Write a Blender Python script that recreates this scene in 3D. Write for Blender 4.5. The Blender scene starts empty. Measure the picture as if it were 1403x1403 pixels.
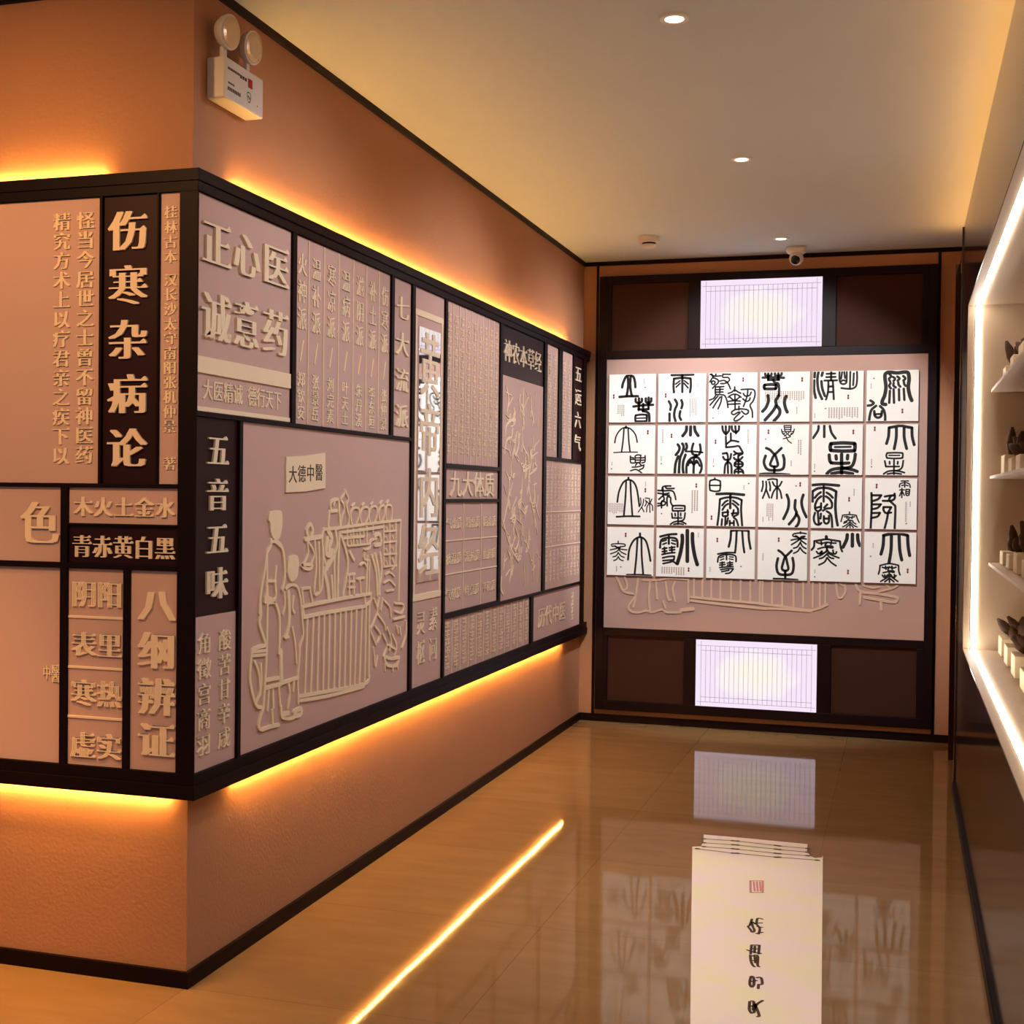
import bpy, bmesh, math, random
from mathutils import Vector, Matrix

random.seed(7)
SC = bpy.context.scene
COL = SC.collection

# ------------------------------------------------------------------ camera, world, exposure
cam = bpy.data.cameras.new('camera')
cam.sensor_width = 36.0
cam.lens = 1762.9 / 1403.0 * 36.0
cam.clip_start = 0.05
cam_ob = bpy.data.objects.new('camera', cam)
COL.objects.link(cam_ob)
yaw, pitch, roll = -0.294385, -0.013988, 0.011718
fwd = Vector((math.sin(yaw) * math.cos(pitch), math.cos(yaw) * math.cos(pitch), math.sin(pitch)))
rgt = Vector((math.cos(yaw), -math.sin(yaw), 0))
upv = rgt.cross(fwd)
r2 = math.cos(roll) * rgt + math.sin(roll) * upv
u2 = -math.sin(roll) * rgt + math.cos(roll) * upv
cam_ob.matrix_world = Matrix(((r2.x, u2.x, -fwd.x, 1.88285), (r2.y, u2.y, -fwd.y, -3.14380),
                              (r2.z, u2.z, -fwd.z, 1.38134), (0, 0, 0, 1)))
SC.camera = cam_ob

W = bpy.data.worlds.new('world')
SC.world = W
W.use_nodes = True
W.node_tree.nodes['Background'].inputs[0].default_value = (0.93, 0.96, 1.0, 1)
W.node_tree.nodes['Background'].inputs[1].default_value = 0.21

SC.view_settings.view_transform = 'Standard'
SC.view_settings.look = 'None'
SC.view_settings.exposure = 0.0
SC.view_settings.gamma = 1.0
SC.view_settings.use_curve_mapping = False
SC.cycles.use_denoising = True
SC.cycles.max_bounces = 8
SC.cycles.sample_clamp_indirect = 6.0

H = 2.8        # ceiling height
D = 4.533      # end wall
P = 0.043      # front of the display frame
CASE_X = 2.140 # front of the display case
WALL_X = 2.190 # right wall


def lamp(name, kind, loc, energy, color, aim=None, **kw):
    l = bpy.data.lights.new(name, kind)
    l.energy = energy
    l.color = color
    for k, v in kw.items():
        setattr(l, k, v)
    o = bpy.data.objects.new(name, l)
    o.location = loc
    if aim is not None:
        o.rotation_euler = (Vector(aim) - Vector(loc)).to_track_quat('-Z', 'Y').to_euler()
    COL.objects.link(o)
    return o


# ceiling downlights of the corridor (three seen, the rest behind the camera)
NEUTRAL = (1.0, 0.86, 0.74)
PALE = (0.93, 0.93, 1.0)
WARM = (1.0, 0.50, 0.18)
# adjustable middle downlights turned to the end wall
lamp('wall_washer', 'SPOT', (1.216, 2.314, 2.765), 262, (0.97, 0.98, 1.0), (1.07, D, 1.46),
     spot_size=math.radians(58), spot_blend=0.35, shadow_soft_size=0.05)
lamp('near_downlight', 'SPOT', (1.214, 0.662, 2.765), 48, (1.0, 0.95, 0.95), (1.42, 0.95, 0), spot_size=math.radians(42), spot_blend=0.6, shadow_soft_size=0.04)
lamp('end_downlight', 'SPOT', (1.225, 4.038, 2.765), 5, NEUTRAL, (1.225, 3.9, 0), spot_size=math.radians(80), spot_blend=0.8, shadow_soft_size=0.04)
for yy, en in ((0.662, 42), (2.330, 66), (4.030, 66)):
    lamp('wall_side_fill', 'SPOT', (1.19, yy, 2.765), en, PALE, (0.0, yy - 0.1, 1.25), spot_size=math.radians(108), spot_blend=0.9, shadow_soft_size=0.05)  # extra spots added at the downlights to brighten the long wall panels
for yy in (-1.0, -2.65):
    lamp('corridor_downlight', 'SPOT', (1.9, yy, 2.765), 40, NEUTRAL, (1.0, yy + 1.4, 0), spot_size=math.radians(120), spot_blend=0.9, shadow_soft_size=0.06)
# unseen warm spots added left of the corner to tint wall and floor orange
lamp('unseen_warm_spot', 'SPOT', (-0.6, -1.5, 2.76), 122, WARM, (-0.6, 0.1, 0.8), spot_size=math.radians(120), spot_blend=0.8, shadow_soft_size=0.08)
lamp('unseen_warm_spot', 'SPOT', (-0.75, -0.75, 2.76), 430, WARM, (-0.75, -0.75, 0), spot_size=math.radians(55), spot_blend=0.9, shadow_soft_size=0.08)


# ------------------------------------------------------------------ materials
def srgb(r, g, b):
    f = lambda c: (c / 255 / 12.92) if c / 255 <= 0.04045 else ((c / 255 + 0.055) / 1.055) ** 2.4
    return (f(r), f(g), f(b), 1)


def mat(name, col, rough=0.6, spec=0.4, metal=0.0, noise=0.0, nscale=20.0, bump=0.0, bscale=200.0, coat=0.0):
    m = bpy.data.materials.new(name)
    m.use_nodes = True
    nt = m.node_tree
    b = nt.nodes['Principled BSDF']
    b.inputs['Base Color'].default_value = col
    b.inputs['Roughness'].default_value = rough
    b.inputs['Specular IOR Level'].default_value = spec
    b.inputs['Metallic'].default_value = metal
    b.inputs['Coat Weight'].default_value = coat
    tc = nt.nodes.new('ShaderNodeTexCoord')
    if noise:
        n = nt.nodes.new('ShaderNodeTexNoise')
        n.inputs['Scale'].default_value = nscale
        n.inputs['Detail'].default_value = 5
        nt.links.new(tc.outputs['Object'], n.inputs['Vector'])
        mx = nt.nodes.new('ShaderNodeMix')
        mx.data_type = 'RGBA'
        mx.inputs['A'].default_value = tuple(c * (1 - noise) for c in col[:3]) + (1,)
        mx.inputs['B'].default_value = tuple(min(1, c * (1 + noise)) for c in col[:3]) + (1,)
        nt.links.new(n.outputs['Fac'], mx.inputs['Factor'])
        nt.links.new(mx.outputs['Result'], b.inputs['Base Color'])
    if bump:
        n2 = nt.nodes.new('ShaderNodeTexNoise')
        n2.inputs['Scale'].default_value = bscale
        n2.inputs['Detail'].default_value = 3
        nt.links.new(tc.outputs['Object'], n2.inputs['Vector'])
        bp = nt.nodes.new('ShaderNodeBump')
        bp.inputs['Strength'].default_value = bump
        bp.inputs['Distance'].default_value = 0.002
        nt.links.new(n2.outputs['Fac'], bp.inputs['Height'])
        nt.links.new(bp.outputs['Normal'], b.inputs['Normal'])
    return m


def glow(name, col, strength, dots=False):
    m = bpy.data.materials.new(name)
    m.use_nodes = True
    nt = m.node_tree
    nt.nodes.clear()
    o = nt.nodes.new('ShaderNodeOutputMaterial')
    e = nt.nodes.new('ShaderNodeEmission')
    e.inputs[0].default_value = col
    e.inputs[1].default_value = strength
    if dots:
        # a row of separate diodes along the strip
        tc = nt.nodes.new('ShaderNodeTexCoord')
        ln = nt.nodes.new('ShaderNodeVectorMath')
        ln.operation = 'LENGTH'
        nt.links.new(tc.outputs['Object'], ln.inputs[0])
        sn = nt.nodes.new('ShaderNodeMath')
        sn.operation = 'MULTIPLY'
        sn.inputs[1].default_value = 2 * math.pi / 0.033
        nt.links.new(ln.outputs['Value'], sn.inputs[0])
        si = nt.nodes.new('ShaderNodeMath')
        si.operation = 'SINE'
        nt.links.new(sn.outputs[0], si.inputs[0])
        ma = nt.nodes.new('ShaderNodeMath')
        ma.operation = 'MULTIPLY_ADD'
        ma.inputs[1].default_value = 0.75 * strength
        ma.inputs[2].default_value = strength
        nt.links.new(si.outputs[0], ma.inputs[0])
        nt.links.new(ma.outputs[0], e.inputs[1])
    nt.links.new(e.outputs[0], o.inputs[0])
    return m


M = {}
M['plaster'] = mat('wallpaper_plaster', srgb(178, 127, 92), 0.7, 0.3, noise=0.05, nscale=6, bump=0.5, bscale=90)
M['endplaster'] = M['plaster']
M['ceiling'] = mat('ceiling_paint', srgb(200, 205, 207), 0.9, 0.2, noise=0.02, nscale=3)
M['wood'] = mat('dark_stained_wood', srgb(20, 5, 5), 0.5, 0.12, noise=0.25, nscale=14)
M['wood_gloss'] = mat('dark_lacquered_wood', srgb(36, 17, 12), 0.12, 0.5, noise=0.2, nscale=10)
M['weave'] = mat('dark_brown_weave', srgb(72, 32, 16), 0.75, 0.25)
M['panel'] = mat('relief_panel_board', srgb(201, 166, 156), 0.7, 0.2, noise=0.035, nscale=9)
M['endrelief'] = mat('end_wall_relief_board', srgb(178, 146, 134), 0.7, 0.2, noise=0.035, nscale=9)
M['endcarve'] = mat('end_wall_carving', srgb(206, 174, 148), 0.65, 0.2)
M['lampglass'] = mat('cream_lamp_glass', srgb(232, 205, 165), 0.22, 0.5, metal=0.35)
M['letter'] = mat('raised_cream_letter', srgb(243, 219, 186), 0.6, 0.2, noise=0.03, nscale=12)
M['maroon'] = mat('maroon_panel_board', srgb(38, 3, 5), 0.5, 0.2, noise=0.1, nscale=10)
M['cream'] = mat('cream_cut_letter', srgb(238, 214, 184), 0.5, 0.4)
M['paper'] = mat('white_print_board', srgb(243, 241, 233), 0.75, 0.2)
M['ink'] = mat('black_ink', srgb(28, 24, 24), 0.6, 0.3)
M['smallink'] = mat('brown_small_print', srgb(150, 112, 100), 0.8, 0.2)
M['greyink'] = mat('grey_small_print', srgb(128, 122, 116), 0.8, 0.2)
M['seal'] = mat('dark_red_seal', srgb(122, 52, 46), 0.8, 0.2)
M['white'] = mat('white_plastic', srgb(225, 215, 205), 0.4, 0.5)
M['chrome'] = mat('polished_reflector', srgb(230, 225, 215), 0.12, 0.5, metal=0.9)
M['black'] = mat('black_glass', srgb(10, 10, 12), 0.08, 0.6)
M['redlogo'] = mat('red_print', srgb(170, 40, 25), 0.6, 0.3)
M['mirror'] = mat('mirror_plate', srgb(240, 236, 236), 0.03, 0.5, metal=1.0)
M['jamb'] = mat('pale_case_lining', srgb(190, 168, 140), 0.5, 0.4)
M['root'] = mat('dried_dark_herb', srgb(70, 48, 26), 0.8, 0.3, noise=0.5, nscale=30, bump=1.0, bscale=60)
M['plinth'] = mat('pale_specimen_block', srgb(225, 205, 165), 0.6, 0.3)
M['linegrey'] = mat('grey_printed_line', srgb(96, 82, 92), 0.8, 0.2)
M['led'] = glow('warm_led', (1.0, 0.50, 0.12, 1), 200.0, True)
M['lowled'] = glow('lower_warm_led', (1.0, 0.50, 0.12, 1), 260.0, True)
M['topled'] = glow('case_top_led', (1.0, 0.51, 0.13, 1), 38.0)
M['caseled'] = glow('case_led', (1.0, 0.92, 0.85, 1), 22.0)
M['lens'] = glow('downlight_lens', (1.0, 0.88, 0.62, 1), 3.0)
M['reflectedpink'] = mat('pale_pink_seal_reflection', srgb(214, 150, 150), 0.8, 0.2)
M['brushink'] = mat('dark_brown_ink_reflection', srgb(82, 66, 54), 0.8, 0.2)


def weave_material():
    nt = M['weave'].node_tree
    b = nt.nodes['Principled BSDF']
    tc = nt.nodes.new('ShaderNodeTexCoord')
    ck = nt.nodes.new('ShaderNodeTexChecker')
    ck.inputs['Scale'].default_value = 160
    ck.inputs['Color1'].default_value = srgb(42, 17, 5)
    ck.inputs['Color2'].default_value = srgb(56, 25, 9)
    nt.links.new(tc.outputs['Object'], ck.inputs['Vector'])
    nt.links.new(ck.outputs['Color'], b.inputs['Base Color'])


weave_material()


def floor_material():
    m = bpy.data.materials.new('polished_beige_marble')
    m.use_nodes = True
    nt = m.node_tree
    N = nt.nodes
    L = nt.links
    b = N['Principled BSDF']
    tc = N.new('ShaderNodeTexCoord')
    br = N.new('ShaderNodeTexBrick')
    br.offset = 0.0
    br.inputs['Scale'].default_value = 1.0
    br.inputs['Brick Width'].default_value = 0.8
    br.inputs['Row Height'].default_value = 0.8
    br.inputs['Mortar Size'].default_value = 0.0018
    br.inputs['Color1'].default_value = srgb(143, 112, 73)
    br.inputs['Color2'].default_value = srgb(137, 105, 67)
    br.inputs['Mortar'].default_value = srgb(126, 95, 60)
    L.new(tc.outputs['Object'], br.inputs['Vector'])
    mp = N.new('ShaderNodeMapping')
    mp.inputs['Scale'].default_value = (1.2, 4.5, 1)
    mp.inputs['Rotation'].default_value = (0, 0, 0.35)
    L.new(tc.outputs['Object'], mp.inputs['Vector'])
    n = N.new('ShaderNodeTexNoise')
    n.inputs['Scale'].default_value = 3.0
    n.inputs['Detail'].default_value = 8
    n.inputs['Distortion'].default_value = 0.6
    L.new(mp.outputs['Vector'], n.inputs['Vector'])
    mx = N.new('ShaderNodeMix')
    mx.data_type = 'RGBA'
    mx.blend_type = 'MULTIPLY'
    mx.inputs['Factor'].default_value = 0.45
    cr = N.new('ShaderNodeValToRGB')
    cr.color_ramp.elements[0].position = 0.3
    cr.color_ramp.elements[0].color = (0.72, 0.66, 0.58, 1)
    cr.color_ramp.elements[1].position = 0.75
    cr.color_ramp.elements[1].color = (1, 1, 1, 1)
    L.new(n.outputs['Fac'], cr.inputs['Fac'])
    L.new(br.outputs['Color'], mx.inputs['A'])
    L.new(cr.outputs['Color'], mx.inputs['B'])
    L.new(mx.outputs['Result'], b.inputs['Base Color'])
    b.inputs['Roughness'].default_value = 0.05
    b.inputs['IOR'].default_value = 1.22
    w = N.new('ShaderNodeTexNoise')
    w.inputs['Scale'].default_value = 2.2
    w.inputs['Detail'].default_value = 1
    L.new(tc.outputs['Object'], w.inputs['Vector'])
    bp = N.new('ShaderNodeBump')
    bp.inputs['Strength'].default_value = 0.25
    bp.inputs['Distance'].default_value = 0.002
    L.new(w.outputs['Fac'], bp.inputs['Height'])
    L.new(bp.outputs['Normal'], b.inputs['Normal'])
    return m


M['floor'] = floor_material()


def lightbox_material():
    # printed film lit from behind: creamy middle, lilac borders
    m = bpy.data.materials.new('backlit_lilac_film')
    m.use_nodes = True
    nt = m.node_tree
    nt.nodes.clear()
    N = nt.nodes
    L = nt.links
    o = N.new('ShaderNodeOutputMaterial')
    e = N.new('ShaderNodeEmission')
    tc = N.new('ShaderNodeTexCoord')
    mp = N.new('ShaderNodeMapping')
    mp.inputs['Scale'].default_value = (2.9, 1.0, 5.0)
    L.new(tc.outputs['Object'], mp.inputs['Vector'])
    ln = N.new('ShaderNodeVectorMath')
    ln.operation = 'LENGTH'
    L.new(mp.outputs['Vector'], ln.inputs[0])
    n = N.new('ShaderNodeTexNoise')
    n.inputs['Scale'].default_value = 9
    L.new(tc.outputs['Object'], n.inputs['Vector'])
    ad = N.new('ShaderNodeMath')
    ad.operation = 'MULTIPLY_ADD'
    ad.inputs[1].default_value = 0.5
    L.new(n.outputs['Fac'], ad.inputs[0])
    L.new(ln.outputs['Value'], ad.inputs[2])
    cr = N.new('ShaderNodeValToRGB')
    cr.color_ramp.elements[0].position = 0.45
    cr.color_ramp.elements[0].color = srgb(243, 237, 224)
    cr.color_ramp.elements[1].position = 1.25
    cr.color_ramp.elements[1].color = srgb(236, 220, 238)
    e2 = cr.color_ramp.elements.new(0.85)
    e2.color = srgb(241, 232, 236)
    L.new(ad.outputs[0], cr.inputs['Fac'])
    L.new(cr.outputs['Color'], e.inputs[0])
    e.inputs[1].default_value = 1.12
    L.new(e.outputs[0], o.inputs[0])
    return m


M['film'] = lightbox_material()


def scroll_reflection_material():  # colours of a mirror image in the floor, painted on the sheet
    m = mat('marbled_scroll_reflection', srgb(232, 222, 212), 0.8, 0.2)
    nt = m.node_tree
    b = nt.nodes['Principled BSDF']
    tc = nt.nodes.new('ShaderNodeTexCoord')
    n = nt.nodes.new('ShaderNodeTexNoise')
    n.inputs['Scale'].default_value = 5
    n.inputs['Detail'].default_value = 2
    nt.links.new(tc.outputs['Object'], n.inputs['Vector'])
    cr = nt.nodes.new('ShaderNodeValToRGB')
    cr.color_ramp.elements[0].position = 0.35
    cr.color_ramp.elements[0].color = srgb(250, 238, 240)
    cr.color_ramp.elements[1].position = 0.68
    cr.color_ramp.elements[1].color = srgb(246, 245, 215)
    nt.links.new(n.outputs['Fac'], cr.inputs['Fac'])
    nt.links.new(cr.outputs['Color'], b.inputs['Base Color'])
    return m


M['scroll_reflection'] = scroll_reflection_material()


# ------------------------------------------------------------------ mesh helpers
ORIGIN = {}     # object -> world position of its origin (no rotations are used on roots)


class MB:
    def __init__(self):
        self.v = []
        self.f = []

    def quad(self, a, b, c, d):
        i = len(self.v)
        self.v += [a, b, c, d]
        self.f.append((i, i + 1, i + 2, i + 3))

    def box(self, x0, x1, y0, y1, z0, z1):
        i = len(self.v)
        self.v += [(x, y, z) for x in (x0, x1) for y in (y0, y1) for z in (z0, z1)]
        for q in ((0, 1, 3, 2), (4, 6, 7, 5), (0, 4, 5, 1), (2, 3, 7, 6), (0, 2, 6, 4), (1, 5, 7, 3)):
            self.f.append(tuple(i + k for k in q))
        return self

    def prism(self, pts, fr, h0, h1):
        """extrude a flat outline given in the frame's u,v between heights h0 and h1"""
        i = len(self.v)
        n = len(pts)
        for h in (h0, h1):
            self.v += [fr(u, v, h) for u, v in pts]
        self.f.append(tuple(i + n + k for k in range(n)))
        for k in range(n):
            self.f.append((i + k, i + (k + 1) % n, i + n + (k + 1) % n, i + n + k))
        return self

    def lathe(self, prof, c, ax=(0, 0, 1), seg=28):
        ax = Vector(ax).normalized()
        e = ax.orthogonal().normalized()
        g = ax.cross(e)
        i = len(self.v)
        for r, h in prof:
            for k in range(seg):
                t = 2 * math.pi * k / seg
                self.v.append(tuple(Vector(c) + ax * h + (e * math.cos(t) + g * math.sin(t)) * r))
        for a in range(len(prof) - 1):
            for k in range(seg):
                k2 = (k + 1) % seg
                self.f.append((i + a * seg + k, i + a * seg + k2, i + (a + 1) * seg + k2, i + (a + 1) * seg + k))
        self.f.append(tuple(i + k for k in reversed(range(seg))))
        self.f.append(tuple(i + (len(prof) - 1) * seg + k for k in range(seg)))
        return self

    def build(self, name, m, parent=None, origin=None, bevel=0.0, smooth=False):
        if parent is not None:
            base = ORIGIN[parent.name]
            if origin is None:
                origin = base
        elif origin is None:
            xs, ys, zs = zip(*self.v)
            origin = ((min(xs) + max(xs)) / 2, (min(ys) + max(ys)) / 2, min(zs))
        origin = Vector(origin)
        me = bpy.data.meshes.new(name)
        me.from_pydata([tuple(Vector(p) - origin) for p in self.v], [], self.f)
        bm = bmesh.new()
        bm.from_mesh(me)
        bmesh.ops.recalc_face_normals(bm, faces=bm.faces)
        bm.to_mesh(me)
        bm.free()
        if smooth:
            me.polygons.foreach_set('use_smooth', [True] * len(me.polygons))
        me.materials.append(m)
        o = bpy.data.objects.new(name, me)
        COL.objects.link(o)
        if parent is not None:
            o.parent = parent
            o.location = origin - Vector(base)
        else:
            o.location = origin
        ORIGIN[o.name] = tuple(origin)
        if bevel:
            b = o.modifiers.new('bevel', 'BEVEL')
            b.width = bevel
            b.segments = 2
            b.limit_method = 'ANGLE'
        return o


def tag(o, label, cat, group=None):
    o['label'] = label
    o['category'] = cat
    if group:
        o['group'] = group
    return o


def thing(name, loc, label, cat, group=None):
    o = bpy.data.objects.new(name, None)
    o.empty_display_size = 0.1
    COL.objects.link(o)
    o.location = loc
    ORIGIN[o.name] = tuple(loc)
    return tag(o, label, cat, group)


def struct(o):
    o['kind'] = 'structure'
    return o


# frames: (u, v, height) -> world
def long_frame(x0):
    return lambda u, v, h: (x0 + h, u, v)          # long display: u = y, v = z


def face_frame(y0):
    return lambda u, v, h: (u, y0 - h, v)          # surfaces facing the camera: u = x, v = z


def floor_frame(u, v, h):
    return (u, v, h)


def smooth_path(pts, n=6):
    if len(pts) < 3:
        return pts
    closed = pts[0] == pts[-1]
    out = []
    m = len(pts)
    for i in range(m - 1):
        p0 = pts[i - 1] if i > 0 else (pts[-2] if closed else pts[0])
        p1, p2 = pts[i], pts[i + 1]
        p3 = pts[i + 2] if i + 2 < m else (pts[1] if closed else pts[-1])
        for k in range(n):
            t = k / n
            t2, t3 = t * t, t * t * t
            out.append(tuple(0.5 * (2 * p1[j] + (p2[j] - p0[j]) * t + (2 * p0[j] - 5 * p1[j] + 4 * p2[j] - p3[j]) * t2
                                    + (3 * p1[j] - p0[j] - 3 * p2[j] + p3[j]) * t3) for j in (0, 1)))
    out.append(pts[-1])
    return out


NSTROKE = [0]


def stroke(mb, pts, w, fr, h0, h1, clip=None, caps=4, taper=0.0, n=6):
    """a round-ended brush stroke: flat when h0 == h1, else a raised ridge"""
    # crossing ridges never share exactly the same height
    NSTROKE[0] = (NSTROKE[0] + 1) % 41
    if h1 != h0:
        h1 -= NSTROKE[0] * 0.00003
    pts = smooth_path(pts, n)
    q = [pts[0]]
    for p in pts[1:]:
        if math.hypot(p[0] - q[-1][0], p[1] - q[-1][1]) > 1e-6:
            q.append(p)
    pts = q
    if len(pts) < 2:
        return
    L, R = [], []
    m = len(pts)
    for i, p in enumerate(pts):
        a = pts[max(0, i - 1)]
        b = pts[min(m - 1, i + 1)]
        dx, dy = b[0] - a[0], b[1] - a[1]
        l = math.hypot(dx, dy) or 1
        nx, ny = -dy / l, dx / l
        r = w / 2 * (1 - taper * abs(2 * i / (m - 1) - 1) ** 3)
        L.append((p[0] + nx * r, p[1] + ny * r))
        R.append((p[0] - nx * r, p[1] - ny * r))

    def cap(c, l, r):
        a0 = math.atan2(l[1] - c[1], l[0] - c[0])
        rad = math.hypot(l[0] - c[0], l[1] - c[1])
        return [(c[0] + rad * math.cos(a0 + math.pi * k / caps), c[1] + rad * math.sin(a0 + math.pi * k / caps)) for k in range(1, caps)]
    c0 = cap(pts[0], L[0], R[0])
    c1 = cap(pts[-1], R[-1], L[-1])
    ring = [L[0]] + c0 + R + c1 + list(reversed(L[1:]))
    # triangulated strip
    def cl(p):
        if clip:
            return (min(max(p[0], clip[0]), clip[1]), min(max(p[1], clip[2]), clip[3]))
        return p
    i = len(mb.v)
    for k in range(m):
        mb.v.append(fr(*cl(L[k]), h1))
        mb.v.append(fr(*cl(R[k]), h1))
    for k in range(m - 1):
        mb.f.append((i + 2 * k, i + 2 * k + 1, i + 2 * k + 3, i + 2 * k + 2))
    for cc, a, b in ((c0, 0, 1), (c1, 2 * m - 1, 2 * m - 2)):
        j = len(mb.v)
        mb.v += [fr(*cl(p), h1) for p in cc]
        mb.f.append(tuple([i + a] + [j + k for k in range(len(cc))] + [i + b]))
    if h1 != h0:
        j = len(mb.v)
        nr = len(ring)
        for h in (h0, h1):
            mb.v += [fr(*cl(p), h) for p in ring]
        for k in range(nr):
            k2 = (k + 1) % nr
            mb.f.append((j + k, j + k2, j + nr + k2, j + nr + k))


def parse(s):
    out = []
    for st in s.split(';'):
        t = st.split()
        out.append((float(t[0]), [tuple(float(c) for c in p.split(',')) for p in t[1:]]))
    return out


# characters set in the built-in typeface: glyph outlines as flat meshes, cached
GLYPH = {}


def glyph(ch, thin=0.0):
    key = (ch, thin)
    if key not in GLYPH:
        c = bpy.data.curves.new('glyph', 'FONT')
        c.body = ch
        c.resolution_u = 2
        c.offset = -thin
        o = bpy.data.objects.new('glyph', c)
        COL.objects.link(o)
        dg = bpy.context.evaluated_depsgraph_get()
        e = o.evaluated_get(dg)
        me = e.to_mesh()
        vs = [(v.co.x, v.co.y + 0.10) for v in me.vertices]
        fs = [tuple(p.vertices) for p in me.polygons]
        cnt = {}
        for f in fs:
            for a, b in zip(f, f[1:] + f[:1]):
                cnt[(a, b)] = 1
        edges = [(a, b) for (a, b) in cnt if (b, a) not in cnt]
        # wedge ends of the level strokes, as in a printed book face
        wedges = []
        if thin:
            nxt, prv = dict(edges), {b: a for a, b in edges}
            for a, b in edges:
                (ax, ay), (bx, by) = vs[a], vs[b]
                ln = math.hypot(bx - ax, by - ay)
                if not 0.015 < ln < 0.10 or abs(bx - ax) > 0.35 * ln:
                    continue
                up = by > ay
                (tx, ty), (qx, qy) = ((bx, by), vs[nxt.get(b, b)]) if up else ((0, 0), (0, 0))
                if up and tx - qx > 0.10 and abs(ty - qy) < 0.02:
                    wedges.append((tx, ty))
        GLYPH[key] = (vs, fs, edges, wedges)
        e.to_mesh_clear()
        bpy.data.objects.remove(o)
        bpy.data.curves.remove(c)
    return GLYPH[key]


def add_char(mb, ch, fr, u0, u1, v0, v1, h0, h1, bold=0.03, copies=3):
    """one character fitted into a cell; upright strokes heavy, level strokes thin with wedge ends"""
    thin = 0.013 if bold >= 0.03 else 0.0
    vs, fs, edges, wedges = glyph(ch, thin)
    sx = (u1 - u0) / 0.94
    sy = (v1 - v0) / 0.94
    cx, cy = 0.5, 0.48
    pu = lambda x: (u0 + u1) / 2 + (x - cx) * sx
    pv = lambda y: (v0 + v1) / 2 + (y - cy) * sy
    for k in range(copies):
        d = 1.25 * (k - (copies - 1) / 2) / max(1, (copies - 1) / 2) * bold if copies > 1 else 0
        top = h1 - 0.00012 * k
        i = len(mb.v)
        n = len(vs)
        P2 = [(pu(x + d), pv(y)) for x, y in vs]
        mb.v += [fr(u, v, top) for u, v in P2]
        mb.f += [tuple(i + a for a in f) for f in fs]
        if h1 - h0 > 0.0005:
            mb.v += [fr(u, v, h0) for u, v in P2]
            mb.f += [(i + a, i + b, i + n + b, i + n + a) for a, b in edges]
    for x, y in wedges:
        x += 1.25 * bold
        mb.prism([(pu(x - .17), pv(y - .012)), (pu(x + .004), pv(y - .03)), (pu(x + .004), pv(y)), (pu(x - .055), pv(y + .065)), (pu(x - .075), pv(y + .06))], fr, h0, h1 - .00005)


def pseudo_char(mb, fr, u0, u1, v0, v1, h0, h1, rng):
    """an illegibly small carved mark: a few short strokes inside a cell"""
    w, h = u1 - u0, v1 - v0
    for k in range(2):
        y = v0 + h * (0.2 + 0.55 * k + rng.uniform(-.08, .08))
        a, b = u0 + w * rng.uniform(0, .2), u1 - w * rng.uniform(0, .2)
        mb.prism([(a, y), (b, y + h * .04), (b, y + h * .13), (a, y + h * .1)], fr, h0, h1)
    x = u0 + w * rng.uniform(.3, .65)
    mb.prism([(x, v0 + h * .06), (x + w * .16, v0 + h * .06), (x + w * .16, v1), (x, v1)], fr, h0, h1)
    if rng.random() < .6:
        x = u0 + w * rng.uniform(0.02, .8)
        mb.prism([(x, v0), (x + w * .14, v0 + h * .05), (x + w * .2, v0 + h * .55), (x + w * .05, v0 + h * .5)], fr, h0, h1)


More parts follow.
